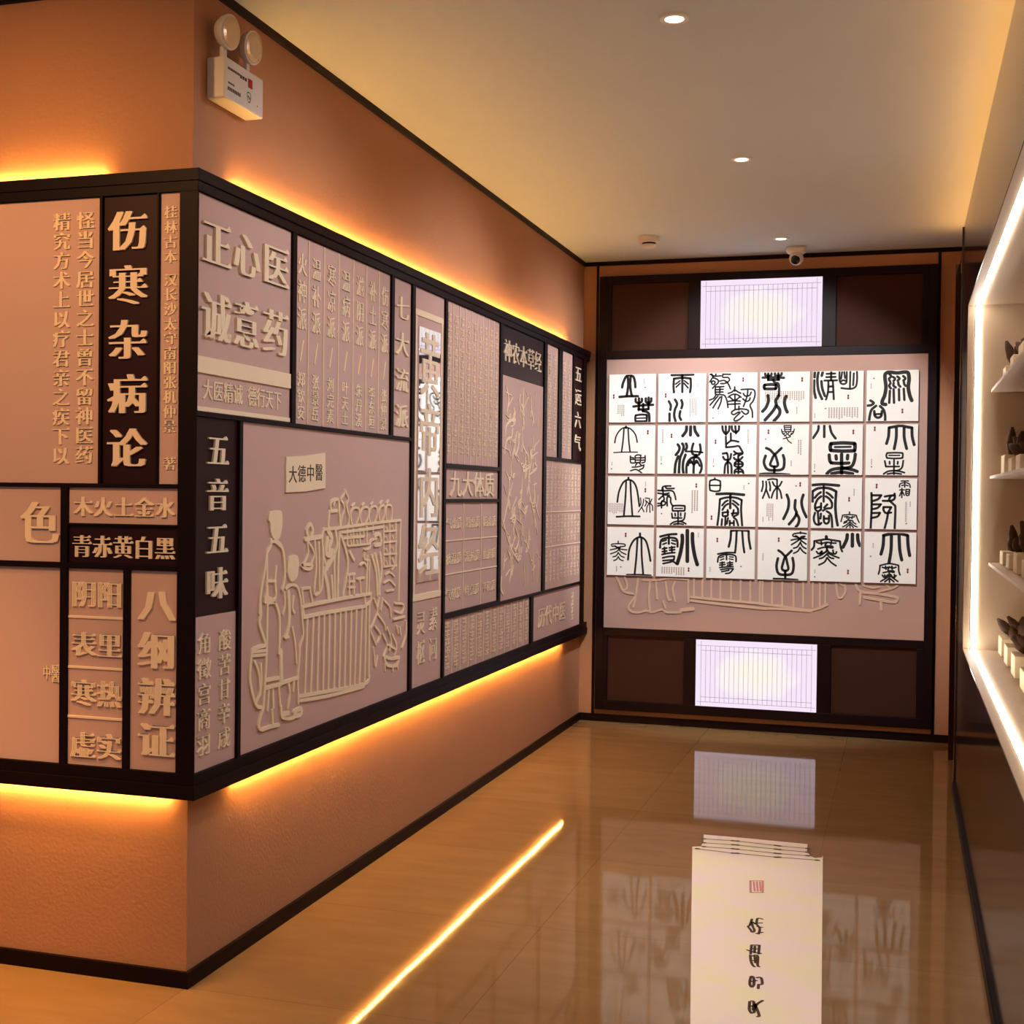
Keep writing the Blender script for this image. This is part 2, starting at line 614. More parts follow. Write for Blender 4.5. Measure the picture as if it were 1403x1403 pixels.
# ------------------------------------------------------------------ traced brush strokes and carvings
BOARDS = [
  ('lichun',
   '18 113,108 121,70 146,18 174,6;18 160,15 165,77 161,132 153,179;18 186,15 182,77 187,132 198,179;18 174,6 208,21 223,64 227,108;18 91,187 169,182 250,183',
   '18 231,205 234,230 259,240 283,227 284,205;18 259,202 259,297;18 318,202 320,230 342,239 363,227 365,202;18 342,196 342,291;18 213,268 299,258 380,255;18 256,291 296,294 342,290;18 296,248 296,306;18 293,306 324,312 345,328 350,358 351,396;15 235,341 281,335 326,338;15 328,340 329,364 327,390;15 327,390 281,391 235,390;15 232,390 229,364 233,341;10 238,366 324,363',
   'T73,254,138,352,4;V302,40,83;D312,110;S41,184'),
  ('yushui',
   '17 111,13 204,13 295,11;17 202,15 204,152;17 133,154 129,99 132,43;17 132,42 201,36 271,42;17 272,43 275,100 269,154;12 147,87 183,60;12 151,112 184,81;12 220,60 253,87;12 217,81 252,119',
   '18 91,228 108,262 104,298;18 143,214 161,250 143,298 138,346 150,390;18 197,219 206,250 199,285;18 98,329 99,389;18 189,310 183,352 196,380',
   'T263,205,329,359,4;V334,79,118;S64,180'),
  ('jingzhe',
   '12 12,11 52,26 102,24;12 25,7 31,27;12 59,7 57,27;12 40,29 21,55 10,73;12 40,40 76,56 78,81 52,105 33,125;12 24,77 37,65 53,74 45,91 29,91 24,77;12 117,11 179,13;12 117,16 119,37 161,40 171,63 136,86 100,87;12 92,67 130,63 160,88 182,132;12 58,115 55,146 59,177;12 58,115 126,112;12 58,137 121,134;12 58,157 120,156;12 94,115 93,162;12 59,177 126,181 151,219 163,282;12 61,182 42,207 8,221;12 78,190 42,230 14,261;12 98,196 64,243 39,285;12 111,193 102,243 81,292',
   '12 216,116 216,150;12 163,168 194,157 216,141 244,157 266,168;12 163,199 188,181 216,175 244,182 269,201;12 179,200 216,225 255,201;12 166,232 216,228 262,232;12 218,178 222,294;12 169,256 262,253;12 269,138 337,136 375,144 383,183 368,232 344,266 362,313 365,363;12 323,142 321,182 306,232 290,275;12 287,170 303,190 337,187 352,161;12 284,213 312,233 337,225 343,206;12 253,272 253,303;12 197,315 225,300 275,295 323,303 330,325 306,338 275,313;12 197,315 194,332 213,340 247,322 262,325 231,356 214,378 225,392 256,381 288,353',
   'S284,58;V85,305,346;D40,368'),
  ('chunfen',
   '17 40,11 43,26 64,30 88,26 91,11;17 65,11 65,63;17 119,11 122,26 146,31 170,25 173,11;17 146,11 146,63;17 20,44 100,43 192,48;17 64,63 152,63;17 104,63 119,85 146,94 154,131 153,190;21 39,104 83,100 125,103;21 128,106 130,122 126,134;21 125,135 83,136 39,134;21 36,132 32,118 36,105',
   '22 65,189 68,236 50,285 23,316;22 153,190 129,230 132,266 105,316 44,386;22 138,273 162,306 157,346 117,393;22 211,196 199,242 208,291 223,323',
   'T37,155,360,242,18;V299,282,340;S338,64'),
  ('qingming',
   '18 15,5 13,47;18 11,73 11,145 24,211;18 44,5 36,67 46,152 75,221;18 77,9 70,36;18 68,80 76,139 97,197;14 109,22 175,20;14 144,6 144,74;14 106,48 179,47;14 92,75 191,74;14 123,78 123,146 116,192 106,225;14 158,78 163,146 168,223;14 123,123 160,122;14 121,167 163,166',
   '13 210,7 210,62 220,95 242,105 264,94 267,62 267,8;13 230,10 223,62;13 247,8 253,56;13 220,83 242,74 264,83;13 294,4 293,141;13 322,21 318,115;13 346,8 348,70 340,122 312,141 274,142 226,136',
   'T122,290,365,378,12;S281,207;V20,335,374;D104,297'),
  ('guyu',
   '24 149,269 124,263 123,240 141,195 149,131 141,66 143,31 171,16 233,23 289,17 317,25 325,74 320,138 333,202 348,239;16 174,31 188,49 172,67 180,89;16 203,54 218,68 207,86;16 235,51 252,67 238,83;16 280,48 297,67 282,83;16 184,102 174,124 187,144;16 208,102 207,121 224,137;16 243,96 246,115 259,131;16 286,93 289,111 299,125;16 180,163 176,256;16 208,150 213,256;16 249,150 252,237;16 286,147 292,234',
   '17 31,237 56,256 40,272 9,277;17 75,279 40,311 28,356 23,395;17 106,282 134,311 146,356 147,395;17 62,321 67,356 90,372 116,359 121,321;14 68,345 118,343',
   'S278,321;D56,63;V35,105,147'),
  ('lixia',
   '10 55,144 68,86 105,34 151,17 197,34 234,80 249,140;15 151,9 151,21;11 134,21 127,123 115,221;11 169,21 176,123 189,221;8 48,226 149,222 253,222',
   '10 192,255 192,282 197,310 226,312;10 192,282 223,282;10 192,265 220,270;10 232,255 253,245 281,248;10 281,248 278,307;10 278,307 235,310;10 232,255 235,310;10 235,270 277,269;10 235,288 277,288;10 291,312 315,304 320,282 318,252;10 287,270 315,267;10 290,290 315,287;10 251,313 237,333;10 269,313 285,330;10 208,347 254,344 303,331;10 196,377 236,366 266,377 292,396;10 309,328 303,353 272,368',
   'S339,58;V32,304,337;D30,362'),
  ('xiaoman',
   '22 244,11 240,49 212,88;22 278,9 277,82;22 310,11 317,49 342,86',
   '19 172,159 186,183 180,213 156,244;19 210,152 221,176 213,219 193,268 186,341 185,394;19 241,152 249,176 239,204;19 176,256 155,317 149,396;19 238,243 220,298 217,353 223,395;17 302,152 292,188 292,225 317,246 347,243 363,218 363,188 358,158;13 238,216 307,216 380,224;17 326,243 326,264;17 248,395 249,328 272,283 311,262 348,270 371,315 373,358 360,394;17 309,267 307,395;13 260,331 281,289 304,325;13 314,325 331,288 358,334;13 275,310 293,307;13 324,307 342,309',
   'S118,88;W44,31,149;V33,256,299;D34,317'),
  ('mangzhong',
   '16 119,9 125,47 148,71 173,47 176,9;16 147,9 149,78;16 196,9 202,43 230,59 253,43 256,9;16 225,9 232,68;14 149,96 152,182;14 189,68 191,127;14 191,127 220,129 253,137;14 191,127 155,155;14 154,182 217,176 255,172 278,202 289,230 260,247;14 217,214 241,230 284,229;14 241,230 217,245',
   '15 125,233 158,228;15 158,228 167,251 167,304;15 128,258 140,279 165,284 186,276 194,236;15 167,298 147,326 141,395;15 167,301 171,396;15 171,298 196,326 200,396;15 217,267 235,281 266,282 288,261;15 254,245 254,289;14 226,308 242,296 272,296 291,311 286,334 257,342 226,332 225,317 226,308;14 229,317 288,317;14 256,286 256,396;14 224,396 228,367 257,354 288,367 298,396;14 227,379 291,379',
   'S64,137;W333,37,155;V49,273,316;D50,335'),
  ('xiazhi',
   '8 199,8 256,8;8 256,8 252,54;8 253,55 207,55;8 199,8 206,55;8 202,23 256,22;8 202,39 255,39;8 178,36 187,69 210,86;8 281,36 272,68 249,84;8 181,54 196,57;8 278,53 263,57;8 190,73 205,69;8 266,71 254,70;8 213,60 222,76 204,92;8 240,60 231,76 248,91;8 193,113 226,105 251,96;8 217,97 233,128 260,148',
   '18 57,188 88,202 126,241;18 180,188 157,211 126,241;18 126,241 99,293 93,324 125,338 152,326 146,287 126,241;18 125,336 125,389;19 53,250 40,299 56,345 83,364 125,366 173,363 200,343 204,282 194,245;13 11,395 77,391 167,393 248,398',
   'S73,57;D51,115;T308,122,344,252,2;V260,288,334'),
  ('xiaoshu',
   '17 51,11 46,49 8,108;17 96,7 97,98;17 140,12 153,63 186,110',
   '24 150,152 242,146 336,151;24 338,154 340,180 337,206;24 335,208 243,211 151,206;24 149,203 145,179 150,154;14 182,179 306,177;22 138,242 143,284 154,304;22 154,305 230,308 294,305;22 192,248 195,274;22 236,235 238,392;22 284,244 282,273;22 343,236 337,284 319,327 281,344 237,344;22 123,390 161,359 237,347 313,356 360,372;22 161,390 237,378 325,390',
   'S325,60;V25,313,356;D25,372'),
  ('dashu',
   '19 160,152 175,95 178,29;19 178,27 222,19 265,12 308,20 352,28;19 353,30 356,96 372,161;19 234,28 234,108 220,193;19 293,28 296,108 315,191',
   '12 167,225 229,223 282,225;12 285,227 287,244 284,264;12 282,265 223,268 167,265;12 165,264 160,244 165,228;10 181,244 263,244;12 149,288 158,332;12 158,332 260,331;12 186,293 187,311;12 220,279 221,391;12 249,293 248,311;12 291,285 282,338 254,360 220,364;12 142,390 174,370 220,364 267,369 301,379;12 171,390 221,383 276,390',
   'S68,36;V47,272,321;D47,334'),
  ('liqiu',
   '13 84,213 98,124 134,50 177,28 220,45 251,105 275,245;15 177,10 177,27;13 158,30 154,173 142,328;13 194,30 203,178 216,327;13 79,337 181,331 279,331',
   '8 283,178 288,220 275,251;8 311,187 302,239 266,295;8 296,257 315,293;8 327,196 334,220 322,245;8 326,178 360,181;8 360,181 366,296;8 337,205 360,223 381,186;8 360,220 341,250 337,293;8 367,220 387,244 389,280',
   'T6,225,139,311,12;V325,44,87;S324,114'),
  ('chushu',
   '12 46,118 47,88 73,77 117,76;12 76,81 82,96 145,96;12 7,114 61,116 136,120 161,186;12 7,136 61,142 103,135;12 51,97 52,151 37,169 18,188;12 106,153 67,150;12 52,151 63,187 44,202;12 41,206 68,207 75,218 65,232 43,235 41,206;12 8,221 41,221;12 8,242 43,235;12 41,206 41,257;12 89,240 87,172 103,166 117,174 119,211 137,243',
   '13 137,239 188,236 235,238;13 238,240 239,258 237,277;13 234,279 138,281;13 136,280 133,260 137,240;9 152,260 219,259;12 129,301 133,338;12 133,339 213,338;12 156,301 159,321;12 182,283 183,390;12 204,299 204,320;12 241,296 235,341 217,360 182,367;12 119,392 148,373 182,366 220,371 249,386;12 148,392 183,385 226,390',
   'S332,71;T289,110,352,315,3;D41,305'),
  ('bailu',
   '12 22,30 62,20 105,31;12 107,32 110,68 105,109;12 104,111 66,117 26,109;12 24,107 19,68 22,31;11 22,68 106,68;11 62,3 62,22',
   '19 79,138 190,134 304,142;17 193,140 193,252;15 88,396 100,292 107,181;15 107,180 147,168 193,163 245,168 285,184;15 287,185 283,268 294,397;14 126,230 150,202 171,190;14 129,267 150,233 175,217;14 215,190 239,206 261,224;14 212,214 239,235 257,256;14 129,289 178,283;14 132,292 134,317 172,314;14 172,267 175,308;14 206,295 258,289;14 222,267 212,311;14 257,258 257,299 222,323 246,348 262,397;14 127,342 123,396;14 155,317 153,396;14 176,332 167,379;14 191,354 191,397;14 225,354 225,397;14 191,373 225,372',
   'S39,332;V303,65,103;D342,50'),
  ('qiufen',
   '12 33,30 35,67 25,112;12 60,33 61,91 34,167;12 61,94 88,163;12 86,35 94,73 93,106;12 74,18 109,12 148,15;12 149,18 150,170;12 112,36 127,63 148,75 169,66 187,33;12 148,78 121,115 105,164;12 151,78 175,109 188,166',
   '19 229,138 245,187 239,254 205,332;19 361,137 348,193 360,254 388,314;19 298,181 295,242 309,284 288,327 250,374;19 306,287 330,326 324,369 305,395',
   'T64,211,125,352,4;V39,319,361;S335,54;D302,66'),
  ('hanlu',
   '19 10,58 98,52 218,60;15 99,61 100,189;18 12,189 10,111;18 11,109 48,86 100,79 149,85 193,105;18 198,108 193,221 201,311 213,375;16 29,160 54,131 76,115;16 34,212 51,173 80,147;16 123,117 149,134 171,157;16 118,147 149,170 167,202;15 33,241 80,229;15 80,203 80,244;15 33,218 35,250 55,266 80,253;15 167,202 162,237 124,244 96,261;15 129,211 105,237;15 126,265 161,298 171,393;15 55,273 60,324 65,368;15 33,279 24,324 36,364 65,374 84,359;15 80,285 77,324;15 104,305 106,350 126,364 144,346 144,301;15 105,324 142,324',
   '9 305,269 305,288;9 239,346 251,296;9 251,295 305,289 358,294;9 358,295 368,323 381,350;9 264,307 295,307 314,313 346,305;9 284,303 286,321;9 327,303 324,321;9 305,315 295,333 330,337;9 264,349 302,333 333,342;9 261,359 286,348;9 308,342 311,393;9 302,352 283,371 253,388;9 314,349 340,374 365,386;9 333,349 356,363;9 305,368 280,393;9 316,368 337,391',
   'S300,169;V338,85,143'),
  ('shuangjiang',
   '9 277,20 333,19;9 305,20 305,68;9 265,69 270,43 305,33 339,42 347,70;9 282,56 298,52;9 315,52 330,56;9 267,90 302,89;9 284,77 284,150;9 284,96 266,137;9 284,96 303,132;9 315,85 343,86;9 343,86 339,127 326,134;9 315,85 315,124 326,134;9 315,102 342,102;9 315,117 340,117',
   '15 50,117 53,228 48,398;15 52,134 126,134;15 124,136 102,164 58,180;15 55,206 124,205;15 122,207 99,233 57,244;15 56,274 118,272;15 117,274 99,301 53,313;15 154,143 191,136 228,133;15 228,120 229,157 201,175 139,177;15 201,137 188,170 223,205 236,233 233,395;15 145,226 204,226;15 204,227 180,269;15 145,228 146,250 164,272 204,268;15 180,269 174,316 156,394',
   'S89,62;V349,181,223;W318,182,341;D322,353'),
  ('lidong',
   '14 183,268 194,179 231,106 284,79 331,105 357,177 376,274;15 283,48 284,77;14 262,90 255,239 242,383;14 296,89 301,239 315,382;11 174,393 279,390 381,393',
   '9 96,116 97,136;9 63,157 43,159 42,143 97,137 150,140 156,154 135,160;9 63,156 88,168 133,160;9 29,190 69,181 110,169;9 72,156 110,180 173,187;9 119,159 88,200 30,224;9 91,165 120,204 165,225;9 98,211 80,239 52,248;9 98,211 120,238 149,250;9 99,245 83,269 59,279;9 99,246 115,269 140,278',
   'S160,63;V84,325,371;D122,330'),
  ('xiaoxue',
   '16 33,71 103,53 170,47;16 106,57 107,128;16 33,162 40,105 67,86 109,78 158,82 178,101 181,150;12 55,109 85,98;12 57,134 86,122;12 133,99 165,105;12 130,122 162,131;13 53,172 90,164;13 53,195 90,188;13 51,218 105,206 159,200;13 71,159 72,213;13 111,162 158,155;13 114,181 157,176;13 132,151 135,202;13 57,246 106,234 153,230;13 155,232 152,260;13 59,269 152,259;13 61,293 113,281 146,274 177,295',
   '26 219,57 221,107 206,203 181,289;26 262,15 265,268;26 305,42 308,117 326,219 349,293',
   'T43,320,245,384,10;S277,337;V355,32,74'),
  ('daxue',
   '16 185,141 199,78 202,13;16 202,12 273,5 346,9;16 347,12 350,75 365,153;15 249,10 245,113 238,188;15 294,10 303,112 314,184',
   '12 96,203 162,190 238,189;12 167,191 169,246;12 95,268 103,226 132,210 168,205 217,206 244,220 247,260;9 115,232 145,222;9 117,252 146,241;9 193,223 224,225;9 190,240 223,245;11 115,276 152,269;11 112,293 157,286;11 112,313 170,306 223,303;11 133,267 133,305;11 175,275 219,270;11 176,292 219,286;11 196,261 200,304;11 121,331 170,321 225,320;11 224,323 198,353 162,360;11 131,346 189,333',
   'S90,89;V33,310,353;D288,299'),
  ('dongzhi',
   '11 343,10 343,22;11 325,52 286,45 289,27 343,18 388,23;11 269,77 308,68 356,62 389,65;11 304,41 344,61 379,44;11 376,44 349,49 327,77 272,114;11 313,43 350,79 389,106;11 344,91 320,129 290,141;11 344,96 362,127 389,142;11 341,134 324,164 291,182;11 343,137 363,164 388,181',
   '17 168,162 194,179 225,211;17 274,162 249,187 225,211;17 225,211 205,269 199,309 225,325 249,310 242,269 225,211;17 225,324 226,384;18 165,226 154,283 163,334 184,354 227,357 266,352 286,330 292,274 283,221;13 132,390 227,390 326,394',
   'S169,76;V43,187,248'),
  ('xiaohan',
   '21 125,43 127,57;14 9,152 29,125 31,83;14 31,81 79,72 127,64 175,70 233,78;14 234,80 240,126 252,158;12 49,91 86,98 131,88 169,93 202,93;12 86,82 89,109;12 166,81 162,104;12 129,94 118,115 169,118 179,127;12 60,143 112,128 176,132;12 130,128 124,166 69,181;12 50,164 68,181 94,157 81,180;12 131,141 151,169 196,179 208,163;12 179,150 186,178;12 130,157 90,189 29,216;12 138,173 183,194 227,210;12 132,182 103,209 74,220;12 138,189 158,209 185,216;12 133,211 114,246 71,270;12 135,211 165,246 205,273',
   '23 290,25 285,65 258,124;23 330,20 331,114;23 371,24 375,70 390,108',
   'S300,321;V38,308,343;D38,366'),
  ('dahan',
   '21 131,172 146,106 150,29;21 148,25 191,14 240,9 290,11 333,21;21 333,24 338,102 351,178;21 209,25 208,137 194,236;21 268,27 275,135 291,214',
   '11 114,330 122,298 125,263;11 125,262 196,245 267,257;11 268,260 270,300 280,331;11 143,275 168,281 196,272 224,279 248,272;11 168,266 171,290;11 217,265 219,289;11 196,274 187,299 230,303 233,313;11 150,318 193,308 230,313;11 144,337 160,354 187,333;11 162,335 166,354;11 206,328 227,352 250,338;11 236,330 240,352;11 196,315 193,344 163,367 132,387;11 206,342 237,365 264,383;11 200,347 200,395;11 195,363 164,389;11 205,363 234,387',
   'S338,299;V69,86,127;D51,191'),
]
SHOP_RELIEF = '11 187,628 183,608 161,588 149,539 125,471 117,410;11 213,627 254,607 273,575 281,515 266,470;9 187,620 213,622 254,604;9 161,588 163,489 151,445;9 224,544 216,502 221,448 173,439;9 167,503 220,500;12 443,633 433,651 458,671 478,650 468,633;14 424,623 550,628;7 439,616 445,576 416,543;7 444,616 490,574 470,540;10 401,541 475,537 461,525 421,529 401,541;9 494,614 506,529 493,450 518,439 554,464 557,554 551,617;9 525,609 533,451;10 617,716 613,734 627,747 676,750 682,715;10 606,711 597,661 624,651;10 682,715 691,659 646,650;10 617,711 666,713;10 638,734 649,752;10 565,653 550,622 568,553 595,516;18 592,648 625,619 604,583 647,568 605,533 574,508 596,461 608,414;18 593,620 583,571 648,561;12 657,641 669,595 648,550 656,415;12 690,636 681,557 678,414;12 701,626 742,574 760,516 723,420;12 776,568 812,538;12 628,491 640,417;7 700,659 705,687 727,715 715,738 698,752 726,771 729,785 743,771 760,752 744,733 755,710 767,686 757,658 700,657;7 791,667 781,695 801,719 848,718 851,690 832,663;7 789,728 812,738;7 873,668 863,697 890,720 933,720 936,691 916,664;7 878,730 896,738;7 952,669 943,698 967,722 1010,723 1016,692 996,665;7 957,732 975,741;7 1041,669 1031,702 1052,724 1084,726 1083,691 1066,668;7 1043,734 1061,746;7 1106,671 1095,706 1113,729 1153,725 1159,696 1152,672;7 1104,737 1123,748;9 560,651 700,654 946,663 1248,671;9 1248,671 1241,523 1236,362;9 701,638 947,644 1073,649;9 712,617 899,619;7 751,646 753,592;7 803,647 804,593;7 862,648 863,588;7 922,652 924,596;7 978,654 978,634;7 758,589 948,590;7 780,629 786,615;7 833,630 839,615;7 892,636 899,621;7 781,605 787,596;7 833,606 839,596;7 1080,656 1084,500;7 1139,659 1143,502;7 1200,662 1204,494;7 1080,631 1207,632;7 1082,591 1209,591;7 1083,545 1210,544;7 1084,500 1211,499;7 1106,646 1113,635;7 1169,648 1177,636;7 1107,610 1114,600;7 1170,612 1178,602;7 1108,565 1115,554;7 1171,566 1180,556;7 1110,519 1117,508;7 1172,521 1181,510;7 1104,468 1144,476 1192,458;7 1092,439 1145,446 1200,422;7 1113,407 1186,407;14 997,618 1042,622 1056,587 998,584;14 974,545 1014,484 1029,398;14 1006,549 1037,482 1048,402;14 1050,552 1067,491 1047,432;8 900,572 949,575 960,600 1010,608;8 906,558 901,538 937,532;8 865,516 901,524 932,498;8 931,547 922,406;8 950,531 947,409;8 1164,486 1191,500 1170,526;8 761,488 819,489;8 772,483 774,416;8 807,485 815,413;8 767,464 819,463;8 768,443 820,442;8 843,469 902,470;8 866,463 874,414;8 403,463 462,463;8 403,463 414,416;8 462,454 478,420;11 121,443 126,406 118,378 144,335 162,308;11 165,489 168,435 166,308;11 151,453 181,449 217,436 168,437;11 151,441 181,443;11 217,436 245,396 250,341 247,274;11 162,308 90,306 73,294 62,239 67,198 101,136 135,123;11 140,110 119,72 137,55 189,54 251,50;11 166,308 163,250 156,185 148,125 140,110;9 77,297 162,292;9 73,286 163,279;9 90,267 116,232 126,173 105,143;9 129,255 134,201 126,161;13 258,281 260,175;11 164,201 258,196;11 156,177 263,175;9 209,165 214,110;9 249,168 259,107;9 182,165 175,108;9 206,103 211,56;9 293,472 326,481 369,472 394,431 405,378 416,315 392,279;9 280,461 285,422 272,393;16 309,458 316,390 312,352 294,319;9 345,443 337,409 351,391;9 338,345 358,295 369,229;9 392,279 388,227 380,180 386,97;9 283,320 310,318;14 260,280 267,178;11 267,178 380,180;9 313,172 323,136 310,95;9 351,175 347,141;9 264,107 269,72 316,58 353,56;14 353,74 401,77 402,59 353,61;14 278,79 315,77;11 409,406 504,407 717,409 965,408;11 419,370 609,371 905,366;11 409,406 419,370;9 910,404 915,365;9 965,408 960,379 905,366;10 444,363 430,116;10 489,364 474,116;10 530,365 522,114;10 572,364 567,110;10 614,364 609,108;10 658,363 655,106;10 702,362 697,105;10 747,361 742,101;10 793,361 787,97;10 839,360 828,96;10 887,362 870,95;10 923,362 918,94;10 954,374 954,108;11 391,118 615,103 912,85 961,108;11 396,104 615,87 912,77;8 997,386 1030,343 993,297 969,274 1021,214;8 1030,328 1096,287 1110,261;8 1094,373 1148,344 1162,307;8 1048,387 1030,353;8 1081,382 1062,341;8 1084,248 1125,203 1093,166;8 1177,238 1220,193 1207,153;12 1099,165 1166,147 1249,143;12 1099,165 1127,129 1222,115 1251,142;8 1107,134 1108,108;8 1183,119 1188,96;8 1228,124 1236,102;8 996,207 1016,135 1035,173;8 1315,277 1317,224 1276,176;8 1201,355 1285,343 1272,313 1202,324;8 1189,294 1301,295;8 1006,286 1058,251 1033,223;8 1123,269 1164,219 1152,180;8 1218,266 1232,238;8 1252,257 1260,230;8 1138,202 1206,179'
HEAD_TALL = '172,707 185,715 243,717 257,702 257,668 244,635 222,627 200,632 182,653 179,678 168,690'
HEAD_CHILD = '305,565 319,573 343,576 367,569 377,549 372,527 363,502 326,491 305,510 297,527'
END_RELIEF = '10 88,313 111,270 134,227 193,215;10 200,193 164,134 187,106 231,104 274,117 311,107 368,127 398,111 484,114;10 221,309 207,194 194,135;10 294,290 288,196 296,117;10 330,298 339,191;10 388,293 404,193 418,187;10 250,299 330,302 416,315 524,311;10 524,311 526,176;10 445,295 432,251 447,180;10 140,314 155,257 134,234;10 375,178 390,135;18 484,128 555,138;12 540,209 703,197 984,183;12 540,187 703,173 985,154;10 559,341 559,209;10 609,342 609,204;10 662,340 662,202;10 715,338 715,197;10 778,337 778,192;10 834,335 834,191;10 890,333 890,189;10 946,335 946,188;10 961,332 962,181;10 1016,333 1017,180;10 1074,332 1075,176;10 1139,334 1140,174;10 1194,332 1195,172;10 1248,334 1249,174;10 1288,331 1289,182;10 1319,332 1319,197;12 942,182 1080,171 1237,156 1331,191;12 943,156 1080,157 1244,150;10 1376,324 1390,241 1410,235 1430,270 1426,308;10 1392,324 1416,304;13 1489,313 1516,273 1615,263 1720,246;13 1516,273 1511,204;13 1629,229 1630,174;13 1536,240 1616,229 1701,218 1720,242;9 1732,328 1693,299 1615,276;9 1529,308 1582,296 1615,304;9 1654,319 1674,299'
HERB_RELIEF = '7 76,1045 121,982 95,913;7 77,1012 177,1003;7 192,995 122,948;7 71,795 97,855 211,895 239,931;7 139,891 81,904;7 61,712 100,780 185,801;7 45,745 145,732;7 186,784 217,734;7 273,830 240,769 248,710 305,772 288,831;7 385,1062 372,1000 377,888 394,845;7 296,995 374,948;7 465,1016 389,958;7 325,1023 312,970 359,930;7 416,1047 481,1008;7 512,1028 531,959 583,882;7 608,1054 595,981;7 664,931 649,876;7 729,972 717,871;7 363,835 382,766 478,717;7 569,836 556,755;7 492,762 526,701 498,620 501,549 569,451 639,361 675,305;7 526,710 655,741;7 496,656 387,636 417,671;7 514,621 642,659 592,685;7 612,595 599,514 652,442 705,387;7 682,514 652,451;7 373,601 362,496 320,419 333,453;7 190,682 177,640;7 92,630 151,580 140,496 100,429 60,372;7 209,573 140,496;7 66,563 111,513;7 286,505 214,454;7 45,397 118,320 208,241 330,176;7 46,364 162,311;7 173,395 260,411 233,351;7 263,351 325,289 267,231;7 353,340 388,252;7 509,345 498,239 448,303;7 422,163 443,56;7 485,160 490,45;7 595,245 602,64;7 695,223 686,50;7 94,229 69,147;7 136,244 211,173 171,82;7 241,163 213,114;7 42,124 30,66 73,30;7 515,221 549,175;7 169,850 212,861;7 96,880 197,877;7 349,444 427,417;7 378,479 426,452;7 164,614 208,598;7 264,308 222,266;7 291,393 383,366;7 123,203 81,188;7 183,149 112,119;7 662,206 731,176;7 632,144 584,119;7 686,805 604,775;7 447,690 401,662;7 581,568 646,578'
SCROLL_REFLECTION_CHARS = [
 '5 67,-98 51,-97 53,-154;5 69,-137 54,-145;5 53,-154 68,-194 70,-248;5 59,-177 74,-181;5 80,-228 63,-245;5 34,-109 34,-172 30,-186 41,-214 49,-238 54,-220 44,-179 37,-137 50,-155',
 '5 60,-356 83,-349;5 83,-349 89,-427;5 60,-356 66,-435;5 53,-404 77,-418 95,-420;5 65,-387 83,-385;5 71,-363 76,-421;5 66,-445 73,-491 82,-526 89,-538;5 72,-452 87,-442 96,-521 102,-533;5 80,-450 88,-505;5 78,-489 89,-485',
 '6 88,-620 90,-673 98,-698 102,-677 96,-626 88,-620;6 90,-659 106,-645;6 105,-623 116,-619 124,-665 115,-673;6 115,-673 117,-704',
 '5 105,-806 110,-860 118,-884;5 109,-800 116,-806 120,-861;5 109,-837 119,-833;5 138,-787 125,-823 124,-879;5 120,-817 139,-889 136,-902',
]
SCROLL_REFLECTION_LINES = '2 -261,822 -145,833;2 -252,763 -137,773;2 -244,707 -130,715;2 -263,669 -122,652;2 -128,834 25,819;2 -121,774 30,765;2 -114,714 35,705;2 -107,656 41,650;2 38,817 148,817;2 43,763 151,763;2 48,705 155,711;2 52,654 194,661'
SCROLL_REFLECTION_SEAL = '3 -18,312 24,327 38,189 -2,175'
SCROLL_REFLECTION_OUT = '1 -271,890 -64,891 143,883 148,784 166,710 184,693 210,709 211,735 254,-50 301,-898 315,-1205 19,-1303 -26,-1007 -152,-189 -287,694 -256,709 -256,777'
# ------------------------------------------------------------------ the room
struct(MB().box(-3.2, 2.7, -5.0, D + 0.12, -0.1, 0).build('floor', M['floor'], origin=(0, 0, 0)))
struct(MB().box(-3.2, 2.7, -5.0, D + 0.12, H, H + 0.1).build('ceiling', M['ceiling'], origin=(0, 0, H)))
struct(MB().prism([(0, 0), (0, D), (-.12, D), (-.12, .12)], floor_frame, 0, H).build('wall_left', M['plaster'], origin=(0, 2, 0)))
struct(MB().prism([(-3.2, 0), (0, 0), (-.12, .12), (-3.2, .12)], floor_frame, 0, H).build('wall_front', M['plaster'], origin=(-1, 0, 0)))
struct(MB().box(-.12, 2.7, D, D + .12, 0, H).build('wall_back', M['endplaster'], origin=(1, D, 0)))
wr = MB().box(WALL_X, WALL_X + .12, 3.29, D, 0, H)
wr.box(WALL_X, WALL_X + .12, -2.0, 3.29, 2.662, H)
wr.box(WALL_X, WALL_X + .12, -5.0, -2.0, 0, H)
struct(wr.build('wall_right', M['plaster'], origin=(WALL_X, 3.8, 0)))
s, hb = 0.012, 0.045
struct(MB().box(0, s, -s, D, 0, hb).build('baseboard_left', M['wood']))
struct(MB().box(-3.2, 0, -s, 0, 0, hb).build('baseboard_front', M['wood']))
struct(MB().box(s, WALL_X, D - s, D, 0, hb).build('baseboard_back', M['wood']))
struct(MB().box(CASE_X - s, CASE_X, -2.0, 3.26, 0, hb).build('baseboard_right', M['wood']))
ht = 0.024
struct(MB().box(0, s, -s, D, H - ht, H).build('trim_1', M['wood'], origin=(0, 2, H - ht)))
struct(MB().box(-3.2, 0, -s, 0, H - ht, H).build('trim_2', M['wood'], origin=(-1, 0, H - ht)))
struct(MB().box(s, WALL_X, D - s, D, H - ht, H).build('trim_3', M['wood'], origin=(1, D, H - ht)))
struct(MB().box(.080, .094, D - .008, D, hb, H - ht).build('trim_4', M['wood']))
struct(MB().box(2.058, 2.074, D - .008, D, hb, H - ht).build('trim_5', M['wood']))
struct(MB().box(WALL_X - .006, WALL_X, -2.0, D - s, H - .01, H).build('trim_6', M['plaster'], origin=(WALL_X, 2, H - .01)))

struct(MB().box(WALL_X - .036, WALL_X - .0005, 3.31, 4.02, 2.62, 2.65).build('trim_7', M['wood_gloss']))

